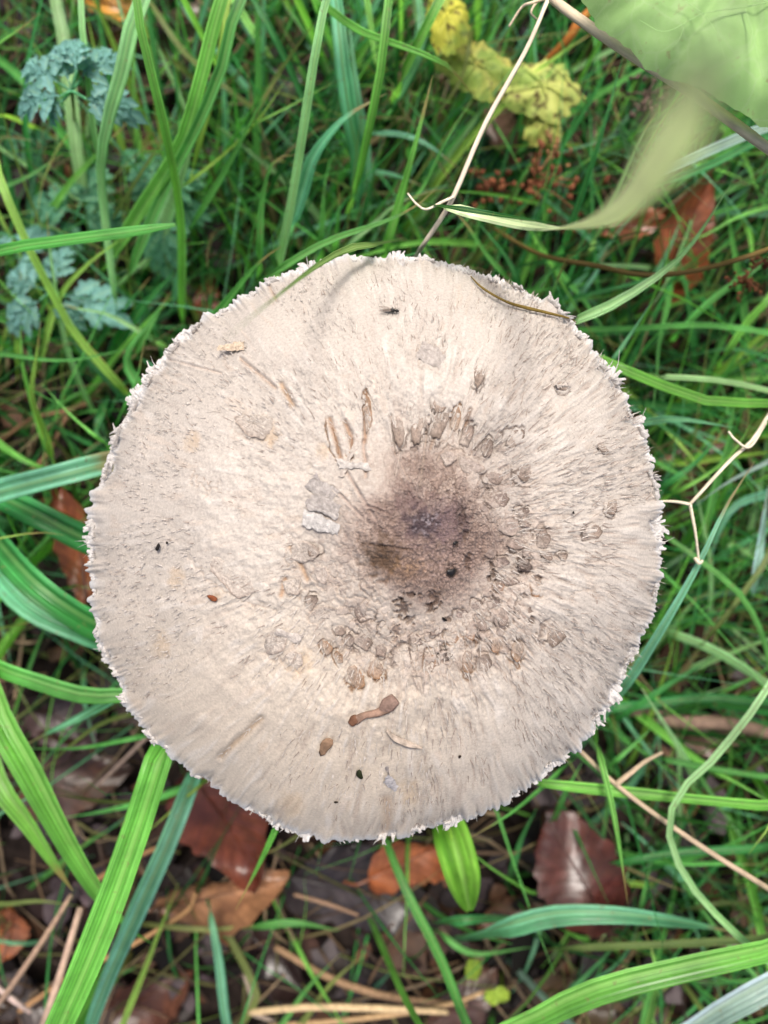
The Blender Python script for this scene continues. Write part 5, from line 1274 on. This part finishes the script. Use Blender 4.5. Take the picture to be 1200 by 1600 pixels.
irregular_leaf('spotted_leaf', 744, 108, 66, 42, .06, srgb(180,174,90), M_SPOTTED, 'yellow leaf with brown spots, middle one of the spotted leaves', 'leaf', 5, -30, 4, .10)
irregular_leaf('spotted_leaf', 698, 30, 32, 58, .075, srgb(190,186,74), M_SPOTTED, 'bright yellow leaf at the top edge above the spotted ones', 'leaf', 8, 10, 3, .10)
irregular_leaf('spotted_leaf', 848, 196, 32, 34, .06, srgb(176,178,92), M_SPOTTED, 'small pale yellow spotted leaf lowest of the spotted leaves', 'leaf', 9, 10, 4, .12)
irregular_leaf('round_leaflet', 776, 1556, 20, 13, .035, srgb(150,176,66), M_LEAF, 'small yellow-green oval leaflet at the bottom edge right of the stalk', 'leaflet', 11, 10, 2, .05, .001)
irregular_leaf('round_leaflet', 739, 1515, 12, 18, .03, srgb(138,164,62), M_LEAF, 'small upright yellow-green leaflet just above the oval one', 'leaflet', 12, -10, 2, .05, .001)

# bright lance-shaped leaf under the bottom rim
def lance_leaf():
    root = empty('lance_leaf'); tag(root, 'bright green tongue-shaped leaf hanging out under the bottom rim', 'leaf')
    ctr = [P(690,1262,.10), P(706,1310,.115), P(722,1365,.118), P(734,1424,.105)]
    n = 26; c = spline(ctr, n); s = np.linspace(0, 1, n)
    w = 58 * mpp(.11) * (np.sin(np.pi * (.22 + .76 * s)) ** .6)
    V, F, UV = ribbon_geo(c, w, .30, (-.15, -.1, .1), 0, 9)
    bl = mesh_obj('leaf_blade', V, F, plant_mat('tongue_leaf_tissue', transl=.4, rough=.6, spec=.22, ribs=4, midrib=.4, mottle=.45), root, uv=UV, color=srgb(112,170,56))
    tube('midrib', [q + np.array([0, 0, -.0008]) for q in c[::4]], [.0007, .0004], M_GRASS, bl, color=srgb(170,215,90), sides=5)
    tube('leaf_stalk', [P(670,1215,-.004), P(680,1240,.06), ctr[0]], [.001, .0008], M_GRASS, root, color=srgb(110,160,60), sides=6)
lance_leaf()

# large soft leaf in the top right corner, held above the grass
def big_leaf():
    root = empty('broad_leaf'); tag(root, 'large pale green veined leaf filling the top right corner', 'leaf')
    z = .205
    edge = [(905,-60),(935,-2),(965,30),(1000,55),(1020,80),(1060,98),(1110,115),(1160,145),(1202,168),(1260,185),(1330,170),(1390,110),(1420,20),(1410,-90),(1360,-180),(1270,-240),(1160,-255),(1050,-225),(960,-160)]
    e = spline([P(x, y, z) for x, y in edge + edge[:1]], 150)[:-1]
    rg = np.random.default_rng(9)
    c = P(1150, -60, z); nR = 26; V, UV = [], []
    spokes = [math.atan2(*(np.array(v)[::-1])) for v in ((-1, -.35), (-.6, -1), (.25, -1), (1, -.6), (-.8, .6), (.6, .8))]
    for r in range(nR + 1):
        q = r / nR
        for k in range(len(e)):
            d = e[k] - c; jag = 1 + (.008 * math.sin(k * 2.4) + .006 * math.sin(k * 5.1)) * (q > .9)
            p = c + d * q * jag; a = math.atan2(d[1], d[0])
            v = min(abs((a - s + math.pi) % (2 * math.pi) - math.pi) for s in spokes) * q
            p[2] = z + .004 * (1 - q * q) - .0014 * math.exp(-(v / .05) ** 2) + .0004 * math.sin(p[0] * 620 + 2 * math.sin(p[1] * 400)) * math.sin(p[1] * 560) * q - .006 * q ** 6
            V.append(p); UV.append((.5 + .5 * q * math.cos(a), .5 + .5 * q * math.sin(a)))
    me = mesh_obj('leaf_blade', V, grid_faces(nR + 1, len(e), True), M_BIG, root, uv=UV, color=srgb(156,194,122))
    if me.data.polygons[200].normal.z < 0: me.data.flip_normals()
    def vz(p):
        return p
    for pts, r in [([(1200,20),(1150,30),(1088,40),(1030,66),(990,48)], 2.2), ([(1088,40),(1110,75),(1122,112)], 1.6), ([(1150,30),(1165,80),(1180,140)], 1.8), ([(1088,40),(1050,15),(1010,-5)], 1.6), ([(1060,52),(1050,80),(1040,90)], 1.0), ([(1200,20),(1300,60),(1360,70)], 2.0)]:
        pp = []
        for x, y in pts:
            p = P(x, y, z); d = np.linalg.norm(p[:2] - c[:2]) / .075; p[2] = z + .004 * max(0, 1 - d * d) + .0004; pp.append(p)
        tube('vein', pp, [r * mpp(z) * .55, r * mpp(z) * .2], M_BIG, me, color=srgb(164,200,132), sides=6, flat=.4)
    tube('leaf_stalk', [P(1260,0,z), P(1400,-60,.16), P(1500,-100,.05), P(1540,-120,-.004)], [.0016, .002], M_GRASS, root, color=srgb(150,170,110))
M_BIG = plant_mat('broad_leaf_tissue', transl=.25, rough=.78, spec=.14, midrib=0, ribs=.3, mottle=.22, streak=.15, network=.22)
big_leaf()

# set every Empty at the foot of its thing; the parts stay where they are
for e in [o for o in COL.objects if o.type == 'EMPTY' and o.parent is None]:
    kids = [k for k in COL.objects if k.parent == e and k.type == 'MESH']
    if not kids: continue
    bb = np.array([np.array(v) for k in kids for v in k.bound_box])
    loc = Vector(((bb[:, 0].min() + bb[:, 0].max()) / 2, (bb[:, 1].min() + bb[:, 1].max()) / 2, bb[:, 2].min()))
    e.location = loc
    for k in kids: k.matrix_parent_inverse = Matrix.Translation(-loc)
